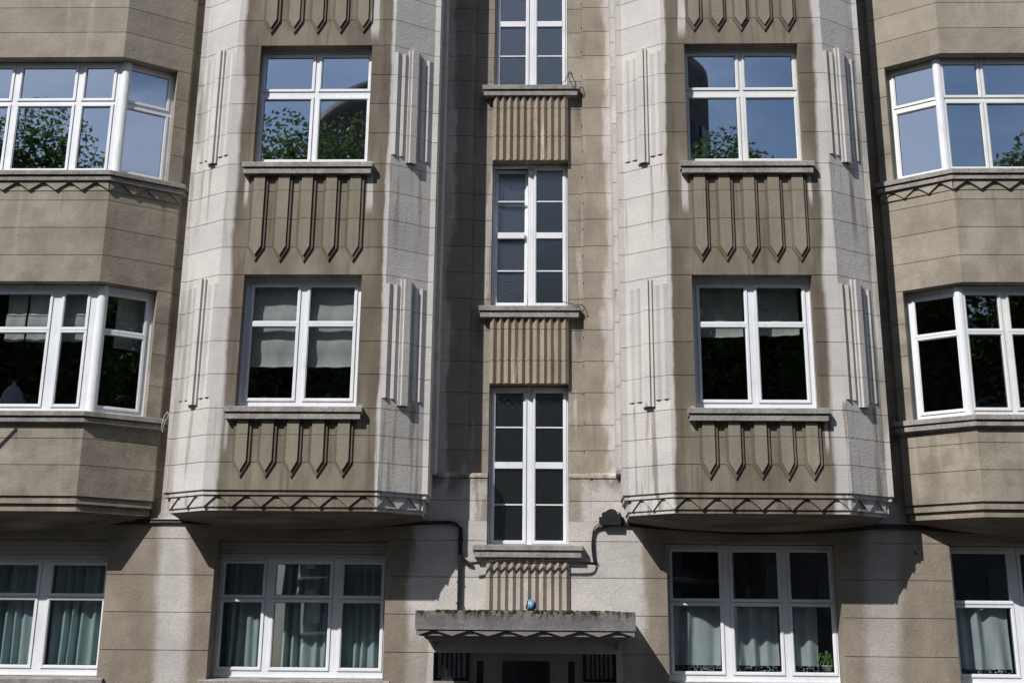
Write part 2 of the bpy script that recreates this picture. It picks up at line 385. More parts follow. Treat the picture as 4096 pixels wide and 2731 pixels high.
def offs(poly, d):       # offset of an open polyline; d>0 = outwards (towards the street for a path running +x)
    out = []
    n = len(poly); nr = []
    for k in range(n-1):
        dx, dy = poly[k+1][0]-poly[k][0], poly[k+1][1]-poly[k][1]; l = math.hypot(dx, dy); nr.append((dy/l, -dx/l))
    for k in range(n):
        if k == 0: a = nr[0]; out.append((poly[0][0]+a[0]*d, poly[0][1]+a[1]*d)); continue
        if k == n-1: a = nr[-1]; out.append((poly[k][0]+a[0]*d, poly[k][1]+a[1]*d)); continue
        a, b = nr[k-1], nr[k]; sx_, sy_ = a[0]+b[0], a[1]+b[1]; q = 1+a[0]*b[0]+a[1]*b[1]
        out.append((poly[k][0]+sx_*d/q, poly[k][1]+sy_*d/q))
    return out
def sweep(poly, prof, mb=None):   # prof: closed list of (offset outwards, z), swept along poly
    mb = mb or MB(); i0 = len(mb.v); m = len(prof); n = len(poly)
    rows = [offs(poly, d) for d, z in prof]
    for k in range(n):
        for j, (d, z) in enumerate(prof): mb.v.append((*rows[j][k], z))
    for k in range(n-1):
        for j in range(m):
            a = i0+k*m+j; b = i0+k*m+(j+1)%m; mb.f.append((a, b, b+m, a+m))
    mb.f += [tuple(i0+j for j in reversed(range(m))), tuple(i0+(n-1)*m+j for j in range(m))]
    return mb
def mir(poly): return [(-x, y) for x, y in reversed(poly)]
GAP = .0045
def course(poly, z0, z1, mat, parent, th=.2, g0=True, g1=True):
    a = GAP if g0 else 0; b = GAP if g1 else 0; r = .011
    prof = [(-th,z0)]
    if g0: prof += [(-r,z0),(-r,z0+a),(0,z0+a)]
    else: prof += [(0,z0)]
    if g1: prof += [(0,z1-b),(-r,z1-b),(-r,z1)]
    else: prof += [(0,z1)]
    prof += [(-th,z1)]
    return sweep(poly, prof).build('course', mat, parent)

# ------------------------------------------------------------------ ground, street
GZ = -.85
structure(MB().box(-300,300,-300,300,GZ-.5,GZ-.14).build('ground', 'asphalt'))
structure(MB().box(-300,300,-16.5,-5.0,GZ-.2,GZ-.136).build('road', 'asphalt'))
pv = MB().box(-60,60,-4.85,1.2,GZ-.3,GZ); structure(pv.build('pavement', 'paving'))
pv = MB().box(-60,60,-40,-16.65,GZ-.3,GZ); structure(pv.build('pavement', 'paving'))
kb = MB().box(-60,60,-5.0,-4.85,GZ-.3,GZ+.004); structure(kb.build('kerb', 'kerb'))
kb = MB().box(-60,60,-16.65,-16.5,GZ-.3,GZ+.004); structure(kb.build('kerb', 'kerb'))

# ------------------------------------------------------------------ the apartment building
B = empty('apartment_building', (0,.5,GZ)); B['label'] = 'art deco apartment building with projecting stucco bays and white framed windows'; B['category'] = 'building'
BI = Matrix.Translation((0,-.5,-GZ))
_build = MB.build
def part(mb, name, mat, parent=None):
    """a part of the building, modelled in world coordinates"""
    o = _build(mb, name, mat, parent or B)
    if parent is None: o.matrix_local = BI
    return o
JZ = [3.455,3.815,4.172,4.53,4.99,5.445,5.905,6.372,6.765,7.17,7.58,7.99,8.46,8.91,9.36,9.822,10.23,10.64,11.05,11.45,11.95,12.45]
TOP = 12.45
x1,x2,x3,x4,x5,x6 = 1.281,1.357,1.892,4.163,4.710,4.784
YS,YC,YB,YA,YW,YG = .324,.669,1.057,1.106,.923,.923
WB = [(x1,1.1),(x1,YS),(x2,YS),(x3,0),(x4,0),(x5,YS),(x6,YS),(x6,1.1)]
OX0,OX1 = 2.22,3.82
def white_bay(side):
    pl = WB if side > 0 else mir(WB)
    core = part(sweep(pl, [(-.21,11.6),(-.19,11.6),(-.19,TOP),(-.21,TOP)]), 'bay_wall', 'white')
    if side > 0: lp, rp = WB[:4]+[(OX0,0)], [(OX1,0)]+WB[4:]
    else: lp, rp = mir([(OX1,0)]+WB[4:]), mir(WB[:4]+[(OX0,0)])
    for a, b in zip(JZ[:-1], JZ[1:]):
        if (4.53 <= a+.001 and b <= 6.373) or (7.99 <= a+.001 and b <= 9.823) or a >= 11.449:
            course(lp, a, b, 'white', core); course(rp, a, b, 'white', core)
        else: course(pl, a, b, 'white', core, g0=a > 3.46)
    # stepped mouldings and soffit below the bay
    fr = part(sweep(pl, [(-.2,3.46),(-.022,3.46),(-.022,3.395),(-.062,3.395),(-.062,3.246),(-.082,3.246),(-.082,3.197),(-.2,3.197)]), 'frieze', 'white')
    faces = [((x2,YS),(x3,0),2),((x3,0),(x4,0),6),((x4,0),(x5,YS),2)]
    for (ax,ay),(bx,by),n in faces:
        (pa, pb) = ((ax,ay),(bx,by)) if side > 0 else ((-bx,by),(-ax,ay))
        zig(pa, pb, n, 3.396, 3.246, .062, .021, 'white', fr, end_trim=.012)
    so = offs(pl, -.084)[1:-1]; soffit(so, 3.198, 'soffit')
    return core
def soffit(front, z0, mat, sag=.13):
    """shallow console: the underside dips towards the wall in the middle"""
    P = []
    for a, b in zip(front[:-1], front[1:]):
        for k in range(8): t_ = k/8; P.append((a[0]+(b[0]-a[0])*t_, a[1]+(b[1]-a[1])*t_))
    P.append(front[-1]); xa, xb = front[0][0], front[-1][0]; m = 8; mb = MB()
    for j in range(m+1):
        v = j/m
        for x, y in P:
            u = (x-xa)/(xb-xa); zb_ = 3.165-sag*(1-abs(2*u-1)**2.2)
            e = v**1.6; mb.v.append((x, y+(YG-.003-y)*v, z0+(zb_-z0)*e))
    n = len(P)
    for j in range(m):
        for i in range(n-1): a = j*n+i; mb.f.append((a, a+n, a+n+1, a+1))
    mb.smooth = True
    return part(mb, 'soffit', mat)
def zig(pa, pb, n, zt, zb, inset, depth, mat, parent, end_trim=0):
    """inverted raised triangles between two wall corners; inset = how far the field sits behind the wall line"""
    d = Vector((pb[0]-pa[0], pb[1]-pa[1])); Ln = d.length; d /= Ln; nr = Vector((d.y, -d.x)); st = Ln/n
    for k in range(n+1):
        c = k*st; e = end_trim
        jl = random.uniform(-.004,.006); l, r = max(c-st/2+.008+jl, e), min(c+st/2-.008+random.uniform(-.006,.004), Ln-e); cc = min(max(c+random.uniform(-.004,.004) if 0 < k < n else c, e), Ln-e)
        pts = [(l,zt-.001),(cc,zb-.006),(r,zt-.001)] if l < cc < r else ([(cc,zb-.006),(r,zt-.001),(cc,zt-.001)] if k == 0 else [(l,zt-.001),(cc,zb-.006),(cc,zt-.001)])
        mb = MB(); m = len(pts)
        for off_ in (-inset+depth, -inset-.01):
            for u, z in pts: q = Vector(pa)+d*u+nr*off_; mb.v.append((q.x, q.y, z))
        mb.f = [tuple(range(m)), tuple(reversed(range(m, 2*m)))]+[(j, j+m, (j+1)%m+m, (j+1)%m) for j in range(m)]
        _build(mb, 'triangle', mat, parent)
bays = {s: white_bay(s) for s in (1,-1)}

# grey bays and the recessed wall beside them
GE = (5.075,.816); GFx, GFy = 5.92,.302; GFX2 = 8.19; GE2 = (9.035,.816)
GB = [(4.70,YW),(5.075,YW),GE,(GFx,GFy),(GFX2,GFy),GE2,(9.035,YW),(9.5,YW)]
FD = Vector((GFx-GE[0], GFy-GE[1])).normalized()
JB = (5.238, GE[1]+(5.238-GE[0])*(GFy-GE[1])/(GFx-GE[0]))
def grey_bay(side):
    f = (lambda p: p) if side > 0 else mir
    core = part(sweep(f(GB), [(-.21,11.6),(-.19,11.6),(-.19,TOP),(-.21,TOP)]), 'bay_wall', 'grey')
    for a, b in zip(JZ[:-1], JZ[1:]):
        if (4.53 <= a+.001 and b <= 6.373) or (7.99 <= a+.001 and b <= 9.823) or a >= 11.449:
            course(f(GB[:3]+[JB]), a, b, 'grey', core); course(f(GB[4:]), a, b, 'grey', core)
        else: course(f(GB), a, b, 'grey', core, g0=a > 3.46)
    # grey bay foot: two stepped bands and soffit
    ft = GB[1:7]
    part(sweep(f(ft), [(-.2,3.455),(0,3.455),(0,3.405),(-.03,3.405),(-.03,3.372),(-.022,3.372),(-.022,3.305),(-.06,3.305),(-.06,3.262),(-.052,3.262),(-.052,3.207),(-.2,3.207)]), 'moulding', 'grey')
    so = [(5.13,.845),(5.945,.36),(8.165,.36),(8.98,.845)]
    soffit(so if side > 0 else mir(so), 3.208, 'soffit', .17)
    # continuous sills
    for zt, zigz in ((8.01,True),(4.535,False)):
        sp = [(5.075,YW),(5.075,.80),(GFx,GFy),(GFX2,GFy),(9.035,.80),(9.035,YW)]
        s_ = part(sweep(f(sp), [(-.22,zt+.02),(.082,zt-.005),(.087,zt-.012),(.087,zt-.070),(.035,zt-.070),(.035,zt-.094),(.063,zt-.094),(.063,zt-.150),(.022,zt-.154),(.004,zt-.172),(-.22,zt-.172)]), 'window_sill', 'sill')
        if zigz:
            fz = part(sweep(f(sp), [(-.02,7.846),(.002,7.846),(.002,7.835),(.008,7.732),(.008,7.722),(-.02,7.722)]), 'frieze', 'grey')
            for pa, pb, n in ((GE,(GFx,GFy),3),((GFx,GFy),(GFX2,GFy),6)):
                if side < 0: pa, pb = (-pb[0],pb[1]),(-pa[0],pa[1])
                zig(pa, pb, n, 7.846, 7.728, 0, .036, 'grey', fz)
    return core
for s in (1,-1): grey_bay(s)

# stairwell walls: window reveal strip, panel, stepped pilaster
SC = .032; SH = .5575
def stair_wall(side):
    jx = SC*side+SH
    pl = [(jx,YA),(.81,YA),(.81,YB),(1.222,YB),(1.222,YC),(1.2835,YC),(1.2835,.45)]
    f = (lambda p: p) if side > 0 else mir
    core = part(sweep(f(pl[2:4]), [(-.21,3.8),(-.19,3.8),(-.19,TOP),(-.21,TOP)]), 'stair_wall', 'stair')
    lv = [3.79]+[z for z in JZ if z > 3.9]
    for a, b in zip(lv[:-1], lv[1:]): course(f(pl), a, b, 'stair', core, th=.18, g0=a > 3.8)
    lo = [(jx,YG+.014),(.91,YG+.014),(.91,YG),(1.40,YG)]
    for a, b in ((3.455,3.765),(3.179,3.455)): course(f(lo), a, b, 'stair', core, th=.4, g1=b < 3.7)
    # weathered coping over the lower wall
    part(sweep(f([(jx,YG+.014),(.87,YG+.014)]), [(-.25,3.845),(-.02,3.835),(.006,3.80),(.012,3.77),(-.25,3.764)]), 'coping', 'stair')
    part(sweep(f([(.87,YG),(1.33,YG)]), [(-.25,3.850),(-.02,3.845),(.008,3.805),(.014,3.768),(-.25,3.764)]), 'coping', 'stair')
for s in (1,-1): stair_wall(s)
# fluted panels under the stair windows
def flute_panel(z0, z1, y0=1.05, levels=()):
    n = 11; wd = 2*SH+.004; st = wd/n; xs = SC-SH-.002
    core = part(MB().box(xs, xs+wd, y0+.004, 1.34, z0, z1), 'flute_panel', 'flute')
    zs = [z0]+list(levels)+[z1]
    for k in range(n):
        mb = MB(); a = xs+k*st; jx = random.uniform(-.004,.004); jy = random.uniform(-.005,.004)
        for p, q in zip(zs[:-1], zs[1:]):
            mb.prism([(a,y0),(a+st*.54+jx,y0-.042+jy),(a+st,y0),(a+st,y0+.01),(a,y0+.01)], p+(.004 if p > z0 else 0), q-(.004 if q < z1 else 0))
        _build(mb, 'flute', 'flute', core)
flute_panel(8.505, 9.60, levels=(8.885,9.345)); flute_panel(5.115, 6.14, levels=(5.445,5.905))
flute_panel(1.94, 2.74, y0=.90, levels=(2.43,)); flute_panel(11.98, TOP)
def straight_sill(x0, x1, yf, zt, yb, mat='sill'):
    mb = sweep([(x0,yf),(x1,yf)], [(-(yb-yf),zt+.02),(-.01,zt+.004),(0,zt-.006),(0,zt-.068),(-.035,zt-.068),(-.035,zt-.098),(-.35,zt-.098),(-.35,zt-.05)])
    mb2 = sweep([(x0+.02,yf+.022),(x1-.02,yf+.022)], [(-(yb-yf)+.03,zt-.094),(0,zt-.094),(0,zt-.160),(-(yb-yf)+.03,zt-.160)])
    o = part(mb, 'window_sill', mat); _build(mb2, 'sill_moulding', mat, o); return o
for zt in (9.700,6.235): straight_sill(SC-.72, SC+.72, .965, zt, 1.30)
straight_sill(SC-.735, SC+.735, .80, 2.852, 1.30)
for s in (1,-1):
    for zt in (7.975,4.53):
        a, b = (2.108,3.928) if s > 0 else (-3.938,-2.128)
        straight_sill(a, b, -.115, zt, .22)
# pencil reliefs
def pencil_set(side, z_top, z_tip, levels):
    base = None
    for k in range(5):
        c = side*(2.366+k*.3325 if side > 0 else 3.69-k*.3325)
        mb = MB(); c += random.uniform(-.004,.004); jz = random.uniform(-.008,.008)
        for hw, dp, sh, tip in ((.117+random.uniform(-.004,.004),.024+random.uniform(-.002,.003),z_tip+.200,z_tip+jz),(.077+random.uniform(-.003,.003),.048+random.uniform(-.003,.003),z_tip+.215,z_tip+.078+jz)):
            zs = [sh]+[z for z in levels if sh+.05 < z < z_top]+[z_top]
            mb.prism_y([(c-hw,sh-.003),(c,tip),(c+hw,sh-.003)], -dp, -.0+.012)
            for a, b in zip(zs[:-1], zs[1:]):
                mb.box(c-hw, c+hw, -dp, .012, a+(.003 if a > sh else -.003), b-.003)
        part(mb, 'pencil_relief', 'white')
for s in (1,-1):
    pencil_set(s, 11.30, 10.012, (10.23,10.64,11.05)); pencil_set(s, 7.82, 6.558, (6.765,7.17,7.58)); pencil_set(s, 4.372, 3.618, (3.815,4.172))
# ribbed ornaments on the splayed faces
def ornament(side, inner, zb, zt, levels):
    """ribs run from the front corner towards the outer strip"""
    if inner: P0, sg = Vector((x3,0)), -1
    else: P0, sg = Vector((x4,0)), 1
    tn = YS/.535
    sxx = side
    def pt(a, y): return ((P0.x+sg*a)*sxx, y)
    def face(a): return a*tn
    flip = (sg*sxx) < 0
    def pr(mb, poly, lo, hi):
        lv = [lo]+[z for z in levels if lo+.06 < z < hi-.06]+[hi]
        q = poly if not flip else list(reversed(poly))
        for p, r in zip(lv[:-1], lv[1:]): mb.prism(q, p+(.003 if p > lo else 0), r-(.003 if r < hi else 0))
    # two-tier bar parallel to the splay
    dv = Vector((sg*.535, YS)).normalized(); nv = Vector((-sg*YS, -.535)).normalized() if sg < 0 else Vector((YS,-.535)).normalized()
    nv = Vector((sg*YS, -.535)).normalized()
    C0 = P0+dv*((.19+.070)/abs(dv.x))
    bar = None
    mb = MB()
    for hw, h in ((.084,.034),(.046,.068)):
        c = [C0-dv*hw-nv*.01, C0+dv*hw-nv*.01, C0+dv*hw+nv*h, C0-dv*hw+nv*h]
        poly = [(v.x*sxx, v.y) for v in c]
        ar = sum(poly[i][0]*poly[(i+1)%4][1]-poly[(i+1)%4][0]*poly[i][1] for i in range(4))
        if ar < 0: poly.reverse()
        lv = [zb]+[z for z in levels if zb+.06 < z < zt-.06]+[zt]
        for p, r in zip(lv[:-1], lv[1:]): mb.prism(poly, p+(.003 if p > zb else 0), r-(.003 if r < zt else 0))
    bar = part(mb, 'ornament_bar', 'white')
    for a0, a1, a2 in ((.0,.054,.097),(.097,.151,.19),(.33,.384,.428),(.428,.476,.528)):
        poly = [pt(a0, face(a0)), pt(a1, face(a0)), pt(a2, face(a2)), pt((a0+a2)/2, face((a0+a2)/2)+.02)]
        ar = sum(poly[i][0]*poly[(i+1)%4][1]-poly[(i+1)%4][0]*poly[i][1] for i in range(4))
        if ar < 0: poly.reverse()
        mb = MB(); lo, hi = zb+.085, zt-.09
        lv = [lo]+[z for z in levels if lo+.06 < z < hi-.06]+[hi]
        for p, r in zip(lv[:-1], lv[1:]): mb.prism(poly, p+(.003 if p > lo else 0), r-(.003 if r < hi else 0))
        _build(mb, 'rib', 'white', bar)
for s in (1,-1):
    for inner in (True,False):
        ornament(s, inner, 8.05, 9.80, (8.46,8.91,9.36)); ornament(s, inner, 4.59, 6.34, (4.99,5.445,5.905))

# ground-floor wall
GJ = [GZ,-.45,0.0,.49,.97,1.455,1.945,2.433,2.916,3.179]
gcore = part(MB().box(-9.5,9.5,YG+.40,YG+.44,3.0,3.17), 'ground_floor_wall', 'ground')
GW = [(-8.0,-5.645),(-4.19,-1.865),(-1.20,1.20),(1.885,4.17),(5.64,8.0)]
for a, b in zip(GJ[:-1], GJ[1:]):
    if b > 2.95: segs = [(-9.5,9.5)]
    else:
        op = [g for i, g in enumerate(GW) if (i == 2 and b <= 1.46) or (i != 2 and a >= .96)]
        xs = [-9.5]+[v for g in op for v in g]+[9.5]; segs = [(xs[i], xs[i+1]) for i in range(0, len(xs), 2)]
    if 1.9 < b < 2.95:   # the stair window and fluted panel interrupt these courses
        ns = []
        for p, q in segs:
            if p < SC-SH < q and a > 2.4: ns += [(p, SC-SH),(SC+SH, q)]
            else: ns.append((p, q))
        segs = ns
    if b > 2.95: segs = [(-9.5,SC-SH),(SC+SH,9.5)]
    for p, q in segs: course([(p,YG),(q,YG)], a, b, 'ground', gcore, th=.38, g0=a > GZ, g1=b < 3.1)
for s in (1,-1):     # strip between the bays above the cable ledge
    p = [(4.60,YG),(5.12,YG)]; course(p if s > 0 else mir(p), 3.179, 3.455, 'ground', gcore, th=.2)
    p = [(4.55,YG),(5.30,YG)]; part(sweep(p if s > 0 else mir(p), [(-.05,3.186),(.022,3.186),(.03,3.176),(.03,3.158),(-.05,3.15)]), 'ledge', 'ground')
for p, q in (GW[0],GW[1],GW[3],GW[4]):
    part(sweep([(p-.10,YG),(q+.10,YG)], [(-.36,1.112),(.05,1.085),(.07,1.07),(.07,.985),(-.36,.975)]), 'window_sill', 'sill')
# rooms behind the facade; unseen roof slab and walls added to block sunlight
part(MB().box(-9.5,9.5,.35,5.2,TOP,TOP+.2), 'roof', 'roof_zinc')
part(MB().box(-9.5,9.5,5.0,5.2,GZ,TOP), 'rear_wall', 'grey')
for xx in (-9.5,9.4): part(MB().box(xx,xx+.1,1.2,5.0,GZ,TOP), 'side_wall', 'grey')
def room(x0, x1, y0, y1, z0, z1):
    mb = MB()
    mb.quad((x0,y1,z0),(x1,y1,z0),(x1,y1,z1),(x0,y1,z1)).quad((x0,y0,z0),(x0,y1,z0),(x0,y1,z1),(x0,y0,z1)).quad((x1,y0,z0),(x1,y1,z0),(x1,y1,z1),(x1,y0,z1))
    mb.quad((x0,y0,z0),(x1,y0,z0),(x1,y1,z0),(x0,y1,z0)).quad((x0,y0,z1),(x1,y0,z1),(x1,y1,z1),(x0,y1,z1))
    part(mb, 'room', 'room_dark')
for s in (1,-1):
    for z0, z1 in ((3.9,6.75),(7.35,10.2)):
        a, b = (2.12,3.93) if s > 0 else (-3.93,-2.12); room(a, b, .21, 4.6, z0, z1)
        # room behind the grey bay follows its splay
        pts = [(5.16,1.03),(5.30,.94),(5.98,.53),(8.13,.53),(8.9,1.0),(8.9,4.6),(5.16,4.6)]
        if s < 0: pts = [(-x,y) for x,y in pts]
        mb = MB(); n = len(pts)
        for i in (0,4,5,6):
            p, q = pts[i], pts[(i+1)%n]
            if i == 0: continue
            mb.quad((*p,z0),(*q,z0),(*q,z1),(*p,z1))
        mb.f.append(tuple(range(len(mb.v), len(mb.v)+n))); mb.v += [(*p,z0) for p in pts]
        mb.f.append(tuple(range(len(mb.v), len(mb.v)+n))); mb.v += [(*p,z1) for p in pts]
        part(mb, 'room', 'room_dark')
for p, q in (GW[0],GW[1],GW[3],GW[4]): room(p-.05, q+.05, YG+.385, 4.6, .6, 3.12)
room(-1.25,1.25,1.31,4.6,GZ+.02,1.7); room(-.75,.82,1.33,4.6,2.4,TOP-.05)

# ------------------------------------------------------------------ windows
def window(o0, ud, vd, W, H, cols, rows, s=.045, mat='pvc_white', gl='glass_coated', top_h=None, bars=(), tilt=None, fd=.075):
    """o0 = lower outer corner on the frame plane, ud along the window, vd inwards. cols/rows = glass extents."""
    mw = Matrix(((ud[0],vd[0],0,o0[0]),(ud[1],vd[1],0,o0[1]),(0,0,1,o0[2]),(0,0,0,1)))
    fr = MB(); f0 = .014
    cu = [(a-s,b+s) for a, b in cols]; rw = [(a-s,b+s) for a, b in rows]
    def fbox(u0,u1,w0,w1):
        if u1-u0 > .004 and w1-w0 > .004: fr.box(u0,u1,f0,fd,w0,w1)
    ue = [0]+[v for c in cu for v in c]+[W]
    for i in range(0, len(ue), 2): fbox(ue[i], ue[i+1], 0, H)
    we = [0]+[v for c in rw for v in c]+[H]
    for a, b in cu:
        for i in range(0, len(we), 2): fbox(a, b, we[i], we[i+1])
    # drip nose along the bottom rail, thin outer lip
    fr.box(.004, W-.004, -.006, f0-.001, .004, .022); fr.box(.003,.016,.004,f0-.001,.024,H-.003); fr.box(W-.016,W-.003,.004,f0-.001,.024,H-.003)
    wo = _build(fr, 'window', mat, B); wo.matrix_local = BI @ mw
    for ci, (a, b) in enumerate(cols):
        for ri, (c, d) in enumerate(rows):
            sa = MB()
            def ring(u0,u1,w0,w1,t,y0,y1):
                sa.box(u0,u0+t,y0,y1,w0,w1); sa.box(u1-t,u1,y0,y1,w0,w1); sa.box(u0+t,u1-t,y0,y1,w0,w0+t); sa.box(u0+t,u1-t,y0,y1,w1-t,w1)
            g = .003
            ring(a-s+g, b+s-g, c-s+g, d+s-g, s-.014, 0, .06)
            ring(a-.013, b+.013, c-.013, d+.013, .013, .010, .055)
            nf = len(sa.f); k_ = .007
            ring(a-.001, b+.001, c-.001, d+.001, k_, .024, .030)
            so = _build(sa, 'sash', mat, wo); so.data.materials.append(M['gasket'])
            for q in range(nf, len(sa.f)): so.data.polygons[q].material_index = 1
            segs = [c]+[z for p in bars for z in p[:2]]+[d]
            for p in bars:
                bb = MB().box(a, b, .004 if p[2] else .018, .05, p[0], p[1]); _build(bb, 'glazing_bar', mat, wo)
            mt = None
            if tilt and (ci, ri) in tilt: mt = Matrix.Translation((0,.045,c)) @ Matrix.Rotation(R_(tilt[(ci,ri)]), 4, 'X') @ Matrix.Translation((0,-.045,-c))
            if mt is not None: so.matrix_local = mt
            for i in range(0, len(segs), 2):
                pg = MB().box(a-.004, b+.004, .030, .036, segs[i]-.004, segs[i+1]+.004)
                po = _build(pg, 'pane', gl, wo)
                # every pane sits a hair differently in its frame
                jit = Matrix.Translation(((a+b)/2,.033,(c+d)/2)) @ Matrix.Rotation(R_(random.uniform(-.22,.22)), 4, 'Z') @ Matrix.Rotation(R_(random.uniform(-.25,.25)), 4, 'X') @ Matrix.Translation((-(a+b)/2,-.033,-(c+d)/2))
                po.matrix_local = (mt @ jit) if mt is not None else jit
    return wo
XU, YV = (1,0), (0,1)
for s in (1,-1):
    xo = OX0 if s > 0 else -OX1
    window((xo+.003,.14,8.0), XU, YV, 1.594, 1.818, [(.060,.728),(.866,1.534)], [(.125,1.045),(1.215,1.712)], gl='glass_coated', mat='pvc_white' if s < 0 else 'pvc_cream')
    window((xo+.003,.14,4.552), XU, YV, 1.594, 1.818, [(.112,.708),(.886,1.482)], [(.145,1.125),(1.212,1.690)], gl='glass_mid')
# grey bays
for s in (1,-1):
    ud_f = (1,0)
    fx0 = GFx-.055 if s > 0 else -(GFX2+.055)
    W = GFX2-GFx+.11
    for zo, up_ in ((8.0,True),(4.535,False)):
        if up_: cs = [(.225,.635),(.80,1.58),(1.745,2.155)] if s < 0 else [(.13,.60),(.70,1.68),(1.78,2.25)]
        else: cs = [(.255,.565),(.78,1.60),(1.815,2.125)] if s < 0 else [(.13,.56),(.715,1.665),(1.82,2.25)]
        rs = [(.13,1.10),(1.24,1.728)] if up_ else [(.135,1.135),(1.225,1.70)]
        window((fx0,GFy+.14,zo), ud_f, YV, W, 1.815 if up_ else 1.83, cs, rs, mat='pvc_white' if s < 0 else 'pvc_cream', gl='glass_coated' if up_ else 'glass_mid')
        # splayed window
        nrm = Vector((-FD.y, FD.x)); nin = Vector((-FD.y*1.0, FD.x))          # inward normal for the right bay
        nin = Vector((0,1))-FD*FD.y; nin.normalize()
        Lf = (Vector((GFx,GFy))-Vector(JB)).length
        Pj = Vector(JB)+nin*.14
        Wf = Lf-.062
        cf = [(.115,Wf-.105)] if not up_ else [(.095,Wf-.085)]
        if s > 0: window((Pj.x,Pj.y,zo), (FD.x,FD.y), (nin.x,nin.y), Wf, 1.815 if up_ else 1.83, cf, rs, mat='pvc_cream' if up_ else 'pvc_white', gl='glass_coated' if up_ else 'glass_mid')
        else:
            Pe = Pj+FD*Wf; cf2 = [(Wf-b, Wf-a) for a, b in cf]
            window((-Pe.x,Pe.y,zo), (FD.x,-FD.y), (-nin.x,nin.y), Wf, 1.815 if up_ else 1.83, cf2, rs, gl='glass_coated' if up_ else 'glass_mid')
        # rounded corner post
        cxp, cyp = GFx*s, GFy+.175
        part(MB().prism([(cxp+.066*math.cos(a)*1.0, cyp+.05*math.sin(a)) for a in [2*math.pi*k/14 for k in range(14)]], zo+.004, zo+1.81), 'corner_post', 'pvc_white')
# stair windows
for z0, tl in ((9.735,None),(6.262,{(0,0):-3.0}),(2.865,None)):
    window((SC-SH+.003,1.19,z0), XU, YV, 2*SH-.006, 2.232, [(.082,.475),(.650,1.035)], [(.085,2.150)], s=.05, gl='glass_frosted',
           bars=((.565,.583,False),(1.075,1.165,True),(1.648,1.666,False)), tilt=tl)
# ground floor
def gwin(x0, x1, cols, top, gl='glass_clear'):
    sh_ = lambda v: .25+(v-.25)*1.0095      # lights measured at the wall face, moved back to the recessed frame
    cols = [(max(sh_(a), x0+.075), min(sh_(b), x1-.075)) for a, b in cols]
    window((x0+.003,YG+.285,1.11), XU, YV, x1-x0-.006, top-1.11, [(a-x0,b-x0) for a, b in cols], [(.140,.985),(1.085,top-1.11-.09)], gl=gl)
gwin(-4.19,-1.865, [(-4.075,-3.555),(-3.378,-2.648),(-2.453,-1.945)], 2.70)
gwin(-8.0,-5.645, [(-7.88,-7.36),(-7.19,-6.645),(-6.435,-5.72)], 2.66)
gwin(1.885,4.17, [(1.97,2.592),(2.776,3.372),(3.546,4.10)], 2.905)
gwin(5.64,8.0, [(5.705,6.42),(6.61,7.3),(7.45,7.9)], 2.905)
# rolled-down shutter hoods over two ground-floor windows
for x0, x1, zb in ((-4.19,-1.865,2.70),(-8.0,-5.645,2.66)):
    sh = part(MB().box(x0+.002, x1-.002, YG+.195, YG+.34, zb+.002, 2.912), 'roller_shutter', 'shutter')
    n = 4; st = (2.905-zb)/n
    for k in range(n):
        za = zb+k*st
        mb = sweep([(x0+.02,YG+.195),(x1-.02,YG+.195)], [(-.01,za+.004),(.006,za+.008),(.014,za+st*.35),(.008,za+st*.8),(-.01,za+st*.92)])
        _build(mb, 'slat', 'shutter', sh)

# ------------------------------------------------------------------ entrance
CX0, CX1, CYF = -1.352,1.385,-.05
cn_ = part(sweep([(CX0,YG+.05),(CX0,CYF),(CX1,CYF),(CX1,YG+.05)], [(-.9,1.958),(-.01,1.958),(0,1.950),(0,1.728),(-.03,1.728),(-.03,1.718),(-.9,1.718)]), 'canopy', 'canopy')
part(MB().box(CX0+.3,CX1-.3,.3,YG+.04,1.72,1.957), 'canopy_slab', 'canopy')
cf = part(sweep([(CX0,YG),(CX0,CYF),(CX1,CYF),(CX1,YG)], [(-.3,1.72),(-.045,1.72),(-.045,1.655),(-.10,1.652),(-.13,1.61),(-.3,1.61)]), 'frieze', 'canopy')
zig((CX0,CYF),(CX1,CYF), 6, 1.7205, 1.660, .045, .030, 'canopy', cf, end_trim=.015)
part(MB().box(CX0+.25,CX1-.25,CYF+.25,YG-.002,1.615,1.66), 'soffit', 'canopy')
for xa, xb in ((-1.215,-1.175),(1.18,1.22)): part(sweep([(xa,YG),(xb,YG)], [(-.1,1.61),(.18,1.61),(.16,1.565),(.05,1.52),(-.1,1.50)]), 'bracket', 'canopy')
part(MB().box(-1.2,1.2,YG+.02,YG+.3,1.53,1.62), 'lintel', 'ground')
DY = 1.07
dr = part(MB().box(-.735,.765,DY,DY+.06,1.36,1.528).box(-.735,-.64,DY,DY+.06,GZ,1.36).box(-.545,-.30,DY,DY+.06,GZ,1.36).box(.33,.57,DY,DY+.06,GZ,1.36).box(.66,.765,DY,DY+.06,GZ,1.36)
          .box(-.64,-.545,DY,DY+.06,GZ,.2).box(.57,.66,DY,DY+.06,GZ,.2).box(-.30,.33,DY,DY+.06,GZ,.1), 'door', 'door_paint')
_build(MB().box(-.64,-.545,DY+.03,DY+.036,.2,1.36).box(.57,.66,DY+.03,DY+.036,.2,1.36), 'slot_pane', 'glass_clear', dr)
_build(MB().box(-.30,.33,DY+.03,DY+.036,.1,1.36), 'pane', 'glass_clear', dr)
_build(MB().box(-.315,-.30,DY-.012,DY,.1,1.36).box(.33,.345,DY-.012,DY,.1,1.36).box(-.315,.345,DY-.012,DY,1.36,1.378), 'bead', 'door_paint', dr)
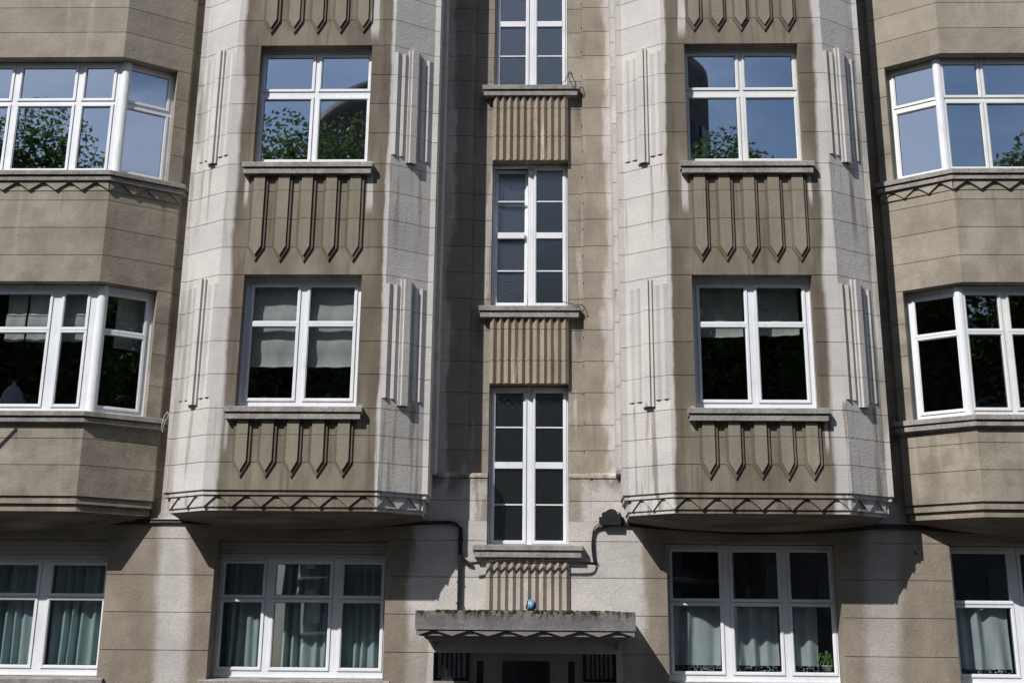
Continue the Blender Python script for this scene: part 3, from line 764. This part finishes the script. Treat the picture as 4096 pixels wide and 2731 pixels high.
for a, b in ((-1.197,-.74),(.77,1.197)):
    fr = part(MB().box(a,a+.04,DY-.03,DY+.03,1.10,1.528).box(b-.04,b,DY-.03,DY+.03,1.10,1.528).box(a+.04,b-.04,DY-.03,DY+.03,1.10,1.135).box(a+.04,b-.04,DY-.03,DY+.03,1.495,1.528), 'side_light', 'iron')
    _build(MB().box(a+.035,b-.035,DY,DY+.006,1.13,1.50), 'pane', 'glass_frosted', fr)
    for k in range(1,6):
        u = a+.04+(b-a-.08)*k/6; _build(MB().box(u-.010,u+.010,DY-.022,DY-.004,1.135,1.495), 'bar', 'iron', fr)
    part(MB().box(a-.0,b,YG+.004,DY+.2,1.02,1.098), 'side_light_sill', 'sill')
    part(MB().box(a,b,YG+.03,DY+.2,GZ,1.018), 'apron', 'ground')

# ------------------------------------------------------------------ curtains and blinds
def curtain(x0, x1, z0, z1, y, mat, label, folds=7, amp=.035, seed=0, hem=None, group=None):
    rnd = random.Random(seed); mb = MB(); n = 90; m = 14
    ph = [rnd.uniform(0,6.28) for _ in range(4)]; W = x1-x0
    for j in range(m+1):
        tt = j/m
        for i in range(n+1):
            u = i/n
            wv = math.sin(u*folds*6.283+ph[0]+.5*math.sin(tt*2+ph[1]))+.45*math.sin(u*folds*2.7*6.283*.5+ph[2]+tt*.9)
            a = amp*(.75+.35*tt)*(1+.5*math.sin(u*5+ph[3]))
            mb.v.append((x0+W*u+.012*math.sin(tt*3+u*9+ph[1])*tt, y+wv*a, z1-(z1-z0)*tt))
    for j in range(m):
        for i in range(n): a = j*(n+1)+i; mb.f.append((a,a+1,a+n+2,a+n+1))
    mb.smooth = True
    cx_ = (x0+x1)/2
    mb.v = [(a-cx_, b-y, c-z0) for a, b, c in mb.v]
    if hem:
        e = tag(empty('curtain', (cx_,y,z0)), label, 'curtain', group)
        _build(mb, 'cloth', mat, e)
        hb = MB()
        for i in range(n+1):
            p = mb.v[m*(n+1)+i]; hb.v += [(p[0],p[1],p[2]),(p[0],p[1],p[2]-hem)]
        hb.f = [(2*i,2*i+2,2*i+3,2*i+1) for i in range(n)]; hb.smooth = True
        _build(hb, 'lace_hem', 'lace', e); return e
    o = _build(mb, 'curtain', mat, None); o.location = (cx_,y,z0); tag(o, label, 'curtain', group); return o
cy = YG+.45
g1 = 'curtains behind the ground floor windows'
curtain(-4.08,-3.50,1.16,2.62,cy,'curtain_teal','narrow teal curtain in the left light of the shuttered window left of the door',5,.030,1,group=g1)
curtain(-3.52,-2.54,1.16,2.62,cy,'curtain_teal','teal curtain in the middle light of the shuttered window left of the door',7,.034,2,group=g1)
curtain(-2.50,-1.90,1.16,2.62,cy,'curtain_teal','teal curtain in the right light of the shuttered window left of the door',5,.030,3,group=g1)
curtain(-7.32,-6.66,1.16,2.60,cy,'curtain_teal','teal curtain left of the mullion in the ground floor window at the left edge',5,.036,4,group=g1)
curtain(-6.50,-5.66,1.16,2.60,cy,'curtain_teal','teal curtain right of the mullion in the ground floor window at the left edge',6,.036,5,group=g1)
curtain(1.99,2.62,1.33,2.15,cy-.06,'curtain_pale','pale sheer cafe curtain with lace hem in the light nearest the door, right side',3,.03,6,.10,g1)
curtain(2.74,3.40,1.33,2.15,cy-.06,'curtain_pale','pale sheer cafe curtain with lace hem in the middle light right of the door',3,.03,7,.10,g1)
curtain(3.52,3.93,1.33,2.15,cy-.06,'curtain_pale','pale sheer cafe curtain with lace hem ending beside the potted plant',2,.03,8,.10,g1)
curtain(5.74,6.46,1.31,2.13,cy-.06,'curtain_pale','pale sheer cafe curtain with lace hem in the window at the right edge',3,.03,9,.08,g1)
curtain(6.60,7.3,1.31,2.13,cy-.06,'curtain_pale','pale sheer cafe curtain just past the right edge of the picture',3,.03,10,.08,g1)
def blind(p0, p1, z0, z1, label, nf=2, seed=0, sag=.012, group='roman blinds on the first floor'):
    rnd = random.Random(seed); P, Q = Vector(p0), Vector(p1); d = (Q-P); n = 24; m = 20; nr = Vector((d.y,-d.x)).normalized()
    mb = MB(); ph = rnd.uniform(0,6)
    for j in range(m+1):
        t_ = j/m
        for i in range(n+1):
            u = i/n
            of = .010*math.sin(t_*nf*6.283)+.006*math.sin(u*9+ph+t_*3)
            q = P+d*u+nr*of; zz_ = z1-(z1-z0)*t_-sag*math.sin(u*3.14)*t_*(1+.4*math.sin(u*14+ph))
            mb.v.append((q.x-P.x, q.y-P.y, zz_-z0))
    for j in range(m):
        for i in range(n): a = j*(n+1)+i; mb.f.append((a,a+1,a+n+2,a+n+1))
    mb.smooth = True
    e = tag(empty('roman_blind', (P.x,P.y,z0)), label, 'blind', group)
    _build(mb, 'cloth', 'blind_pale', e)
    rb = MB(); zr = (z1-z0)*.02
    for i in range(n+1):
        q = mb.v[m*(n+1)+i]
    rb.tube([(mb.v[m*(n+1)+i][0], mb.v[m*(n+1)+i][1], mb.v[m*(n+1)+i][2]+.004) for i in range(n+1)], .012, 6)
    _build(rb, 'bottom_rod', 'blind_pale', e)
    rb = MB(); jj = m//2
    rb.tube([(mb.v[jj*(n+1)+i][0], mb.v[jj*(n+1)+i][1]-.006, mb.v[jj*(n+1)+i][2]) for i in range(n+1)], .007, 5)
    _build(rb, 'rod', 'blind_pale', e)
blind((-3.74,.27),(-3.10,.27),5.16,6.34,'half lowered pale roman blind, left light of the first floor window, left bay',3,1)
blind((-2.94,.27),(-2.30,.27),5.16,6.34,'half lowered pale roman blind, right light of the first floor window, left bay',3,2)
blind((2.33,.42),(2.95,.42),5.63,6.34,'short pale roman blind, left light of the first floor window, right bay',2,3)
blind((3.09,.42),(3.71,.42),5.66,6.34,'short pale roman blind, right light of the first floor window, right bay',2,4,.02)
blind((-7.30,.60),(-7.02,.60),5.60,6.34,'pale roman blind at the left picture edge, first floor corner window',2,5)
blind((-6.99,.60),(-6.62,.60),5.60,6.34,'pale roman blind beside the mullion of the left first floor corner window',2,6)
blind((-6.48,.60),(-6.06,.60),5.60,6.34,'narrow pale roman blind in the slim light of the left first floor corner window',2,7)
blind((-5.80,.74),(-5.30,1.05),5.55,6.34,'pale roman blind in the angled pane of the left first floor corner window',2,8)

# ------------------------------------------------------------------ small things
# ball on the canopy
br_ = .070; ball = tag(empty('ball', (.085,.05,1.962)), 'small navy and light blue ball lying on the entrance canopy', 'ball')
def ballmat():
    t = T('ball_paint'); tc_ = t.t.nodes.new('ShaderNodeTexCoord'); sp = t.t.nodes.new('ShaderNodeSeparateXYZ'); t.t.links.new(tc_.outputs['Object'], sp.inputs[0])
    a = t.add(t.add(t.mul(sp.outputs[0], 1.0), t.mul(sp.outputs[2], -.16)), .002)
    band = t.ss(t.op('ABSOLUTE', a), .030, .027); edge = t.mul(t.ss(t.op('ABSOLUTE', a), .034, .032), t.sub(1.0, band))
    c = t.mix(band, (.012,.022,.075), (.055,.26,.45)); c = t.mix(edge, c, (.62,.66,.60))
    far = t.ss(a, -.056, -.060); c = t.mix(far, c, (.55,.62,.6))
    t.bsdf(c, .45, t.bump(t.voro(tc_.outputs['Object'], 350), .0006), .4); M['ball'] = t.m
ballmat()
prof = [(max(br_*math.sin(math.pi*k/18), .0004), br_-br_*math.cos(math.pi*k/18)) for k in range(19)]
bs = MB(); bs.lathe([(r, z-br_) for r, z in prof], 28); bo = _build(bs, 'shell', 'ball', ball); bo.location = (0,0,br_)
simple('print_white', (.8,.82,.82), .5)
pm = MB(); rp = random.Random(3)
for k in range(7):            # worn white print running down the light panel
    zc = br_+.036-.0095*k; dx = -.0015*k+.004
    for q in range(2):
        x_ = dx+rp.uniform(-.009,.009); hh = .0036
        def sp_(x, z):
            y2 = br_*br_*1.01-x*x-(z-br_)**2; return (x, -math.sqrt(max(y2,0)), z)
        ww = rp.uniform(.003,.007); pm.quad(sp_(x_-ww,zc-hh), sp_(x_+ww,zc-hh), sp_(x_+ww,zc+hh*.4), sp_(x_-ww,zc+hh*.4))
_build(pm, 'print', 'print_white', ball)
# moss tufts on the canopy edge
mo = MB(); rm = random.Random(11)
for k in range(230):
    u = rm.random(); x = CX0+.25+u*2.2+rm.gauss(0,.05); sz = rm.uniform(.006,.02); y = CYF+rm.uniform(-.004,.05)
    mo.box(x-sz,x+sz,y-.006,y+sz,1.945-rm.uniform(0,.02),1.960+sz*rm.uniform(.2,.7))
mso = _build(mo, 'moss', 'moss', None); tag(mso, 'dark moss growing along the top edge of the entrance canopy', 'moss', kind='stuff')

def spline(pts, n=8):
    P = [Vector(p) for p in pts]; out_ = []
    for i in range(len(P)-1):
        p0 = P[max(i-1,0)]; p1, p2 = P[i], P[i+1]; p3 = P[min(i+2,len(P)-1)]
        for k in range(n):
            t_ = k/n; out_.append(.5*((2*p1)+(-p0+p2)*t_+(2*p0-5*p1+4*p2-p3)*t_*t_+(-p0+3*p1-3*p2+p3)*t_**3))
    out_.append(P[-1]); return out_
def bundle(name, pts, rs, label, cat='cable', spread=.02, seed=0, n=7, parts=True):
    rnd = random.Random(seed); base = Vector(pts[0])
    e = tag(empty(name, base), label, cat)
    for k, r in enumerate(rs):
        off_ = Vector((rnd.uniform(-.4,.4)*spread, rnd.uniform(-.3,.1)*spread, (k-(len(rs)-1)/2)*spread))
        path = []
        for i, p in enumerate(pts):
            j = Vector((rnd.uniform(-1,1), rnd.uniform(-.2,.2), rnd.uniform(-1,1)))*spread*.35
            path.append(Vector(p)-base+off_+j)
        _build(MB().tube(spline(path, 7), r, n), 'cable', 'cable_black', e)
    return e
yq = YG-.03
bundle('cable_run', [(.95,yq+.01,2.62),(.92,yq,2.68),(.905,yq,2.85),(.91,yq,3.0),(.955,yq,3.10),(1.06,yq,3.135),(1.35,yq,3.14),(2.0,yq,3.10),(3.0,yq,3.05),(4.0,yq,3.08),(4.9,yq,3.14),(6.0,yq,3.08),(7.2,yq,3.06),(8.6,yq,3.12)],
       (.011,.010,.008), 'black cable bundle running from the junction box under the right hand bays', seed=1, spread=.022)
bundle('cable_run', [(-.70,yq,2.60),(-.78,yq,2.62),(-.845,yq,2.70),(-.86,yq,2.82),(-.865,yq,3.02),(-.89,yq,3.10),(-.98,yq,3.145),(-1.25,yq,3.15),(-2.0,yq,3.12),(-2.9,yq,3.07),(-3.8,yq,3.11),(-4.8,yq,3.145),(-5.6,yq,3.12),(-6.6,yq,3.07),(-7.6,yq,3.08),(-8.8,yq,3.12)],
       (.011,.010,.008), 'black cable bundle running under the left hand bays', seed=2, spread=.022)
bundle('cable_run', [(-.72,yq-.10,2.60),(-.55,.80,2.615),(-.3,.79,2.64),(.1,.80,2.625),(.5,.80,2.64),(.8,.82,2.62),(.93,yq,2.62)],
       (.011,.009), 'black cables strung under the lowest stair window sill', seed=3, spread=.022)
vd_ = tag(empty('cable_duct', (-.875,YG-.02,1.96)), 'straight black cable duct dropping to the canopy, left of the stair window', 'cable')
_build(MB().box(-.026,.026,-.03,.018,0,1.13), 'duct', 'cable_black', vd_)
for k in range(4): _build(MB().box(-.036,.036,-.034,.018,.12+k*.28,.14+k*.28), 'clip', 'cable_black', vd_)
vc = tag(empty('wall_cable', (.822,YA-.03,3.87)), 'thin black cable climbing the wall right of the stair windows', 'cable')
pts = [(random.uniform(-.004,.004), 0, .35*k) for k in range(25)]
_build(MB().tube(spline(pts, 3), .0065, 5), 'cable', 'cable_black', vc)
for k in range(19): _build(MB().box(-.022,.004,-.012,.03,.28+.41*k,.296+.41*k), 'clip', 'cable_black', vc)
def loop(pts, base, label):
    e = tag(empty('loose_cable', base), label, 'cable')
    _build(MB().tube(spline(pts, 8), .006, 5), 'cable', 'cable_black', e); return e
loop([(-.20,-.02,.0),(-.14,-.05,.05),(-.10,-.06,.16),(-.06,-.05,.17),(-.03,-.05,.08),(.0,-.05,.0),(-.02,-.05,-.07),(-.06,-.05,.0),(-.10,-.05,.12),(-.07,-.06,.15),(-.01,-.04,.04),(.04,-.01,-.06),(.08,-.02,-.07),(.12,.05,-.02)], (.70,1.0,9.72), 'tangled loose cable end on the top stair window sill')
loop([(-.20,-.03,.06),(-.10,-.05,.02),(.0,-.05,-.005),(.10,-.05,-.01),(.13,.02,-.02),(.14,.06,.0)], (.68,1.0,6.25), 'loose cable end over the sill of the middle stair window')
loop([(.0,0,.0),(.02,-.01,.09),(.06,-.015,.16),(.04,-.01,.22),(.0,-.012,.14),(-.02,-.01,.02),(.0,0,-.06)], (-4.99,.74,4.40), 'pale loose wire beside the left first floor corner sill').children[0].data.materials[0] = M['wire_grey']
# junction box
jb = tag(empty('junction_box', (1.155,YG-.004,3.115)), 'black junction box with yellow sticker beside the right bay', 'junction box')
bx_ = [(-.125,0),(.125,0),(.13,.03),(.128,.165),(.105,.185),(.075,.187),(.055,.21),(.02,.225),(-.02,.225),(-.055,.21),(-.08,.187),(-.11,.185),(-.128,.165),(-.13,.03)]
_build(MB().prism_y([(x,z) for x,z in bx_], -.085, 0), 'housing', 'box_black', jb)
_build(MB().prism_y([(x*.93,.012+z*.93) for x,z in bx_], -.093, -.084), 'lid', 'box_black', jb)
for sx_ in (-1,1): _build(MB().box(sx_*.13 if sx_ > 0 else -.165, .165 if sx_ > 0 else -.13, -.03,0,.05,.125), 'ear', 'box_black', jb)
_build(MB().prism_y([(.075,.178),(.088,.155),(.101,.178)], -.0955, -.0925), 'warning_sticker', 'yellow', jb)
for k in range(4):
    a = math.pi/4+k*math.pi/2; c = (.032*math.cos(a), -.0935, .10+.032*math.sin(a))
    _build(MB().tube([(c[0]+.02*math.cos(q), c[1], c[2]+.02*math.sin(q)) for q in [2*math.pi*i/12 for i in range(13)]], .0035, 4), 'emblem_ring', 'box_black', jb)
# wall hook
hk = tag(empty('wall_hook', (5.19,YG-.004,2.80)), 'small wire hook on the wall beside the right edge window', 'hook')
_build(MB().tube(spline([(0,-.005,.17),(0,-.01,.03),(.01,-.015,.0),(.03,-.015,-.01),(.045,-.012,.02)], 6), .005, 5), 'wire', 'wire_grey', hk)
_build(MB().lathe([(.001,-.012),(.02,-.010),(.02,.0),(.001,.002)], 12), 'rosette', 'iron', hk).rotation_euler = (R_(90),0,0)
# unseen slanting pole, added to cast the diagonal shadow on the left bay
fp = tag(empty('shadow_pole', (-7.50,.302,3.49)), 'unseen slanting pole added to cast a diagonal shadow on the left corner bay', 'shadow_pole')
_build(MB().tube([(0,0,0),(.46,-.252,1.12)], [.020,.016], 10), 'pole', 'iron', fp)
_build(MB().box(-.05,.05,-.03,.0,-.10,.10).box(-.03,.03,-.10,-.03,-.02,.08), 'socket', 'iron', fp)
# potted spider plant
pp = tag(empty('potted_plant', (4.03,YG+.42,1.215)), 'spider plant in a white pot behind the window right of the door', 'plant')
_build(MB().lathe([(.001,0),(.055,0),(.072,.115),(.078,.115),(.078,.125),(.068,.125),(.066,.10),(.001,.10)], 20), 'pot', 'pot_white', pp)
_build(MB().lathe([(.001,.112),(.066,.105)], 20), 'soil', 'soil', pp)
rl = random.Random(5)
for k in range(34):
    a = rl.uniform(0,6.283); ln = rl.uniform(.16,.34); hgt = rl.uniform(.10,.26); wd = rl.uniform(.006,.010); mb = MB(); m = 7
    for i in range(m+1):
        t_ = i/m; r = ln*.6*t_; z = .11+hgt*math.sin(t_*2.3)*.95-(.10*t_*t_); ww = wd*(1-t_**3)+.0008
        ca, sa_ = math.cos(a), math.sin(a)*.55
        mb.v += [(r*ca-ww*math.sin(a), r*sa_+ww*math.cos(a)*.6, z),(r*ca+ww*math.sin(a), r*sa_-ww*math.cos(a)*.6, z+.002)]
    mb.f = [(2*i,2*i+1,2*i+3,2*i+2) for i in range(m)]; mb.smooth = True
    _build(mb, 'leaf', 'leaf_pot', pp)
# palm fronds behind the angled pane
pl_ = tag(empty('potted_palm', (-5.50,1.10,4.60)), 'leafy palm behind the angled pane of the left first floor corner window', 'plant')
_build(MB().lathe([(.001,-.25),(.09,-.25),(.12,.0),(.10,.0),(.001,-.02)], 18), 'pot', 'pot_white', pl_)
for k in range(16):
    a = rl.uniform(0,6.283); ln = rl.uniform(.25,.42); mb = MB()
    for i in range(9):
        t_ = i/8; bx0 = Vector((ln*t_*math.cos(a), ln*t_*math.sin(a)*.5, .30*math.sin(t_*2.2)+.02))
        for sg in (-1,1):
            dr_ = Vector((-math.sin(a)*sg*.8+math.cos(a)*.5, math.cos(a)*sg*.4, -.3)).normalized()*(.10*(1-.5*t_))
            j = len(mb.v); mb.v += [tuple(bx0),tuple(bx0+dr_*.5+Vector((0,0,.010))),tuple(bx0+dr_),tuple(bx0+dr_*.5-Vector((0,0,.010)))]; mb.f.append((j,j+1,j+2,j+3))
    _build(mb, 'frond', 'leaf_palm', pl_)
# jar, card, table
jr = tag(empty('jar', (2.57,.34,4.61)), 'small jar with red lid inside the first floor window on the right bay', 'jar')
_build(MB().lathe([(.001,0),(.036,0),(.038,.06),(.033,.09),(.001,.09)], 18), 'glass_body', 'jar_glass', jr)
_build(MB().lathe([(.001,.088),(.037,.088),(.037,.118),(.001,.12)], 18), 'lid', 'lid_red', jr)
cdv = _build(MB().box(-.075,.075,-.003,.003,0,.09), 'card', 'paper', None); cdv.location = (6.36,.56,8.08); cdv.rotation_euler = (R_(-12),0,0)
tag(cdv, 'small pale card leaning in the upper right corner window', 'card')
tb = tag(empty('table', (-3.0,.95,3.92)), 'brown wooden table edge inside the first floor window on the left bay', 'table')
_build(MB().box(-.62,.62,-.38,.38,.80,.84), 'table_top', 'wood', tb)
for a, b in ((-.56,-.32),(.56,-.32),(-.56,.32),(.56,.32)): _build(MB().box(a-.025,a+.025,b-.025,b+.025,0,.80), 'leg', 'wood', tb)

# ------------------------------------------------------------------ across the street (seen in the window reflections)
def crown_mesh(name, n, rx, rz, seed):
    rnd = random.Random(seed); mb = MB()
    cl = []
    for _ in range(46):
        while True:
            p = Vector((rnd.uniform(-1,1), rnd.uniform(-1,1), rnd.uniform(-1,1)))
            if .25 < p.length < 1: break
        cl.append((Vector((p.x*rx, p.y*rx, p.z*rz)), rnd.uniform(.9,1.9)))
    for k in range(n):
        c, r = rnd.choice(cl); d = Vector((rnd.gauss(0,1), rnd.gauss(0,1), rnd.gauss(0,1))).normalized()*r*rnd.random()**.35
        p = c+d; s_ = rnd.uniform(.06,.115)
        a = Vector((rnd.gauss(0,1), rnd.gauss(0,1), rnd.gauss(0,.6))).normalized(); b = a.cross(Vector((rnd.gauss(0,1), rnd.gauss(0,1), rnd.gauss(0,1)))).normalized()
        j = len(mb.v); mb.v += [tuple(p-a*s_),tuple(p+b*s_*.55),tuple(p+a*s_),tuple(p-b*s_*.55)]; mb.f.append((j,j+1,j+2,j+3))
    for k in range(5000):
        c, r = rnd.choice(cl); p = c*.8+Vector((rnd.gauss(0,.5), rnd.gauss(0,.5), rnd.gauss(0,.5))); s_ = rnd.uniform(.16,.30)
        a = Vector((rnd.gauss(0,1), rnd.gauss(0,1), rnd.gauss(0,.6))).normalized(); b = a.cross(Vector((rnd.gauss(0,1), rnd.gauss(0,1), rnd.gauss(0,1)))).normalized()
        j = len(mb.v); mb.v += [tuple(p-a*s_),tuple(p+b*s_*.6),tuple(p+a*s_),tuple(p-b*s_*.6)]; mb.f.append((j,j+1,j+2,j+3))
    me = mb.mesh(name); me.materials.append(M['leaf']); return me
def trunk_mesh(name, h, seed):
    rnd = random.Random(seed); mb = MB()
    mb.tube([(0,0,0),(.05,0,h*.3),(-.04,.05,h*.6),(.03,0,h*.95)], [.36,.27,.20,.07], 10)
    for k in range(9):
        z = h*(.42+.05*k); a = rnd.uniform(0,6.28); ln = rnd.uniform(1.8,3.4)
        mb.tube([(0,0,z),(ln*.5*math.cos(a),ln*.5*math.sin(a),z+ln*.35),(ln*math.cos(a),ln*math.sin(a),z+ln*.9)], [.12,.08,.03], 6)
    me = mb.mesh(name); me.materials.append(M['bark']); return me
CR = [crown_mesh('crown', 46000, 3.2, 5.2, s) for s in (1,2,3)]; TR = [trunk_mesh('trunk', 12.5, s) for s in (1,2)]
spots = [(-23,-22.5,19.2),(-17.3,-21.5,19.7),(-12.6,-23.2,18.4),(-8.2,-22,19.7),(-3.0,-23,17.6),(3.2,-24,17.2),(7.2,-22.5,18.8),(12.0,-23.5,17.6),(17.6,-22,20.2),(23,-23,18.5)]
nth = ['first','second','third','fourth','fifth','sixth','seventh','eighth','ninth','last']
for i, (x, y, h) in enumerate(spots):
    t_ = tag(empty('street_tree', (x,y,GZ)), 'leafy street tree mirrored in the windows, %s from the left in its row' % nth[i], 'tree', 'trees across the street')
    t_.rotation_euler = (0,0,i*1.3)
    tk = place('trunk', TR[i%2], t_); cr = place('crown', CR[i%3], t_); cr.location = (0,0,h-GZ-5.9); cr.scale = (1,1,1.0)
ob = tag(empty('apartment_building', (-4,-48,GZ)), 'tall apartment block with round corner tower, reflected in the upper windows', 'building')
_build(MB().box(-3,9,-6,1.5,0,31.5), 'wall', 'opp_wall', ob)
_build(MB().lathe([(7.0,0),(7.0,32.6),(7.6,32.9),(7.6,33.8),(6.6,34.0),(.01,35.0)], 48, (-3.0,-4.2,0)), 'drum', 'opp_wall', ob)
_build(MB().lathe([(3.6,0),(3.6,34.0),(3.9,34.2),(3.9,34.9),(3.4,35.0),(.01,35.4)], 40, (10,1.0,0)), 'tower', 'opp_wall', ob)
_build(MB().box(-3,7.0,-6.3,1.95,31.5,32.2), 'cornice', 'opp_trim', ob)
wme = MB().box(-.65,.65,-.02,.10,0,1.9).mesh('window'); wme.materials.append(M['opp_glass'])
for f_ in range(10):
    z = 1.0+f_*3.1
    if f_: _build(MB().box(2.5,6.6,1.5,1.72,z-.75,z-.5), 'string_course', 'opp_trim', ob)
    if f_: _build(MB().lathe([(7.0,z-.8),(7.3,z-.75),(7.3,z-.5),(7.0,z-.45)], 48, (-3.0,-4.2,0)), 'drum_band', 'opp_trim', ob)
    if f_: _build(MB().lathe([(3.6,z-.8),(3.85,z-.75),(3.85,z-.5),(3.6,z-.45)], 40, (10,1.0,0)), 'tower_band', 'opp_trim', ob)
    for k in range(2):
        o = place('window', wme, ob); o.location = (3.6+2.0*k,1.46,z)
    for k in range(7):
        a = R_(165-22*k); o = place('window', wme, ob); o.location = (-3+6.98*math.cos(a), -4.2+6.98*math.sin(a), z); o.rotation_euler = (0,0,a-math.pi/2)
    for k in range(5):
        a = R_(150-30*k); o = place('window', wme, ob); o.location = (10+3.58*math.cos(a)*1.0, 1.0+3.58*math.sin(a), z); o.rotation_euler = (0,0,a-math.pi/2)
# terrace of houses beside the tall block, added so the ground-floor panes reflect dark
hx = [(-52,-43.5),(-43.4,-33.5),(-33.4,-25.2),(-25.1,-15.4),(10.4,18.6),(18.7,27.5),(27.6,36.0),(36.1,46.0)]
hl = ['far left','second from far left','third from far left','next left of the tall block','next right of the tall block','third from far right','second from far right','far right']
for i, (a, b) in enumerate(hx):
    hh = (15.5,17.2,14.6,16.4,15.0,17.0,14.4,16.0)[i]; wd = b-a
    h_ = tag(empty('terraced_house', (a,-49,GZ)), 'terraced house across the street, %s, added to darken the reflections' % hl[i], 'house', 'terrace across the street')
    _build(MB().box(0,wd,0,7,0,hh), 'wall', 'opp_wall', h_)
    _build(MB().prism_y([(0,hh),(wd,hh),(wd,hh+.4),(wd*.85,hh+2.6),(wd*.15,hh+2.6),(0,hh+.4)], .4, 6.6), 'roof', 'roof_zinc', h_)
    _build(MB().box(-.0,wd,7,7.35,hh-.4,hh), 'cornice', 'opp_trim', h_)
    for f_ in range(4):
        for k in range(3):
            o = place('window', wme, h_); o.location = (wd*(k+.5)/3, 6.98, 1.2+f_*3.5)
# street lantern mirrored in the left first-floor window
sl = tag(empty('street_lamp', (-13.2,-12.8,GZ)), 'street lantern with rounded hood, mirrored in the lowest pane at the left edge', 'street lamp')
_build(MB().lathe([(.16,0),(.16,.5),(.09,.7),(.06,1.2),(.05,7.6)], 14), 'post', 'lamp_metal', sl)
_build(MB().lathe([(.05,7.6),(.20,7.75),(.36,8.05),(.37,8.20)], 22), 'bowl', 'lamp_glass', sl)
_build(MB().lathe([(.39,8.18),(.40,8.24),(.30,8.42),(.27,8.45),(.25,8.58),(.14,8.74),(.05,8.80),(.05,8.86),(.01,8.90)], 22), 'hood', 'lamp_metal', sl)
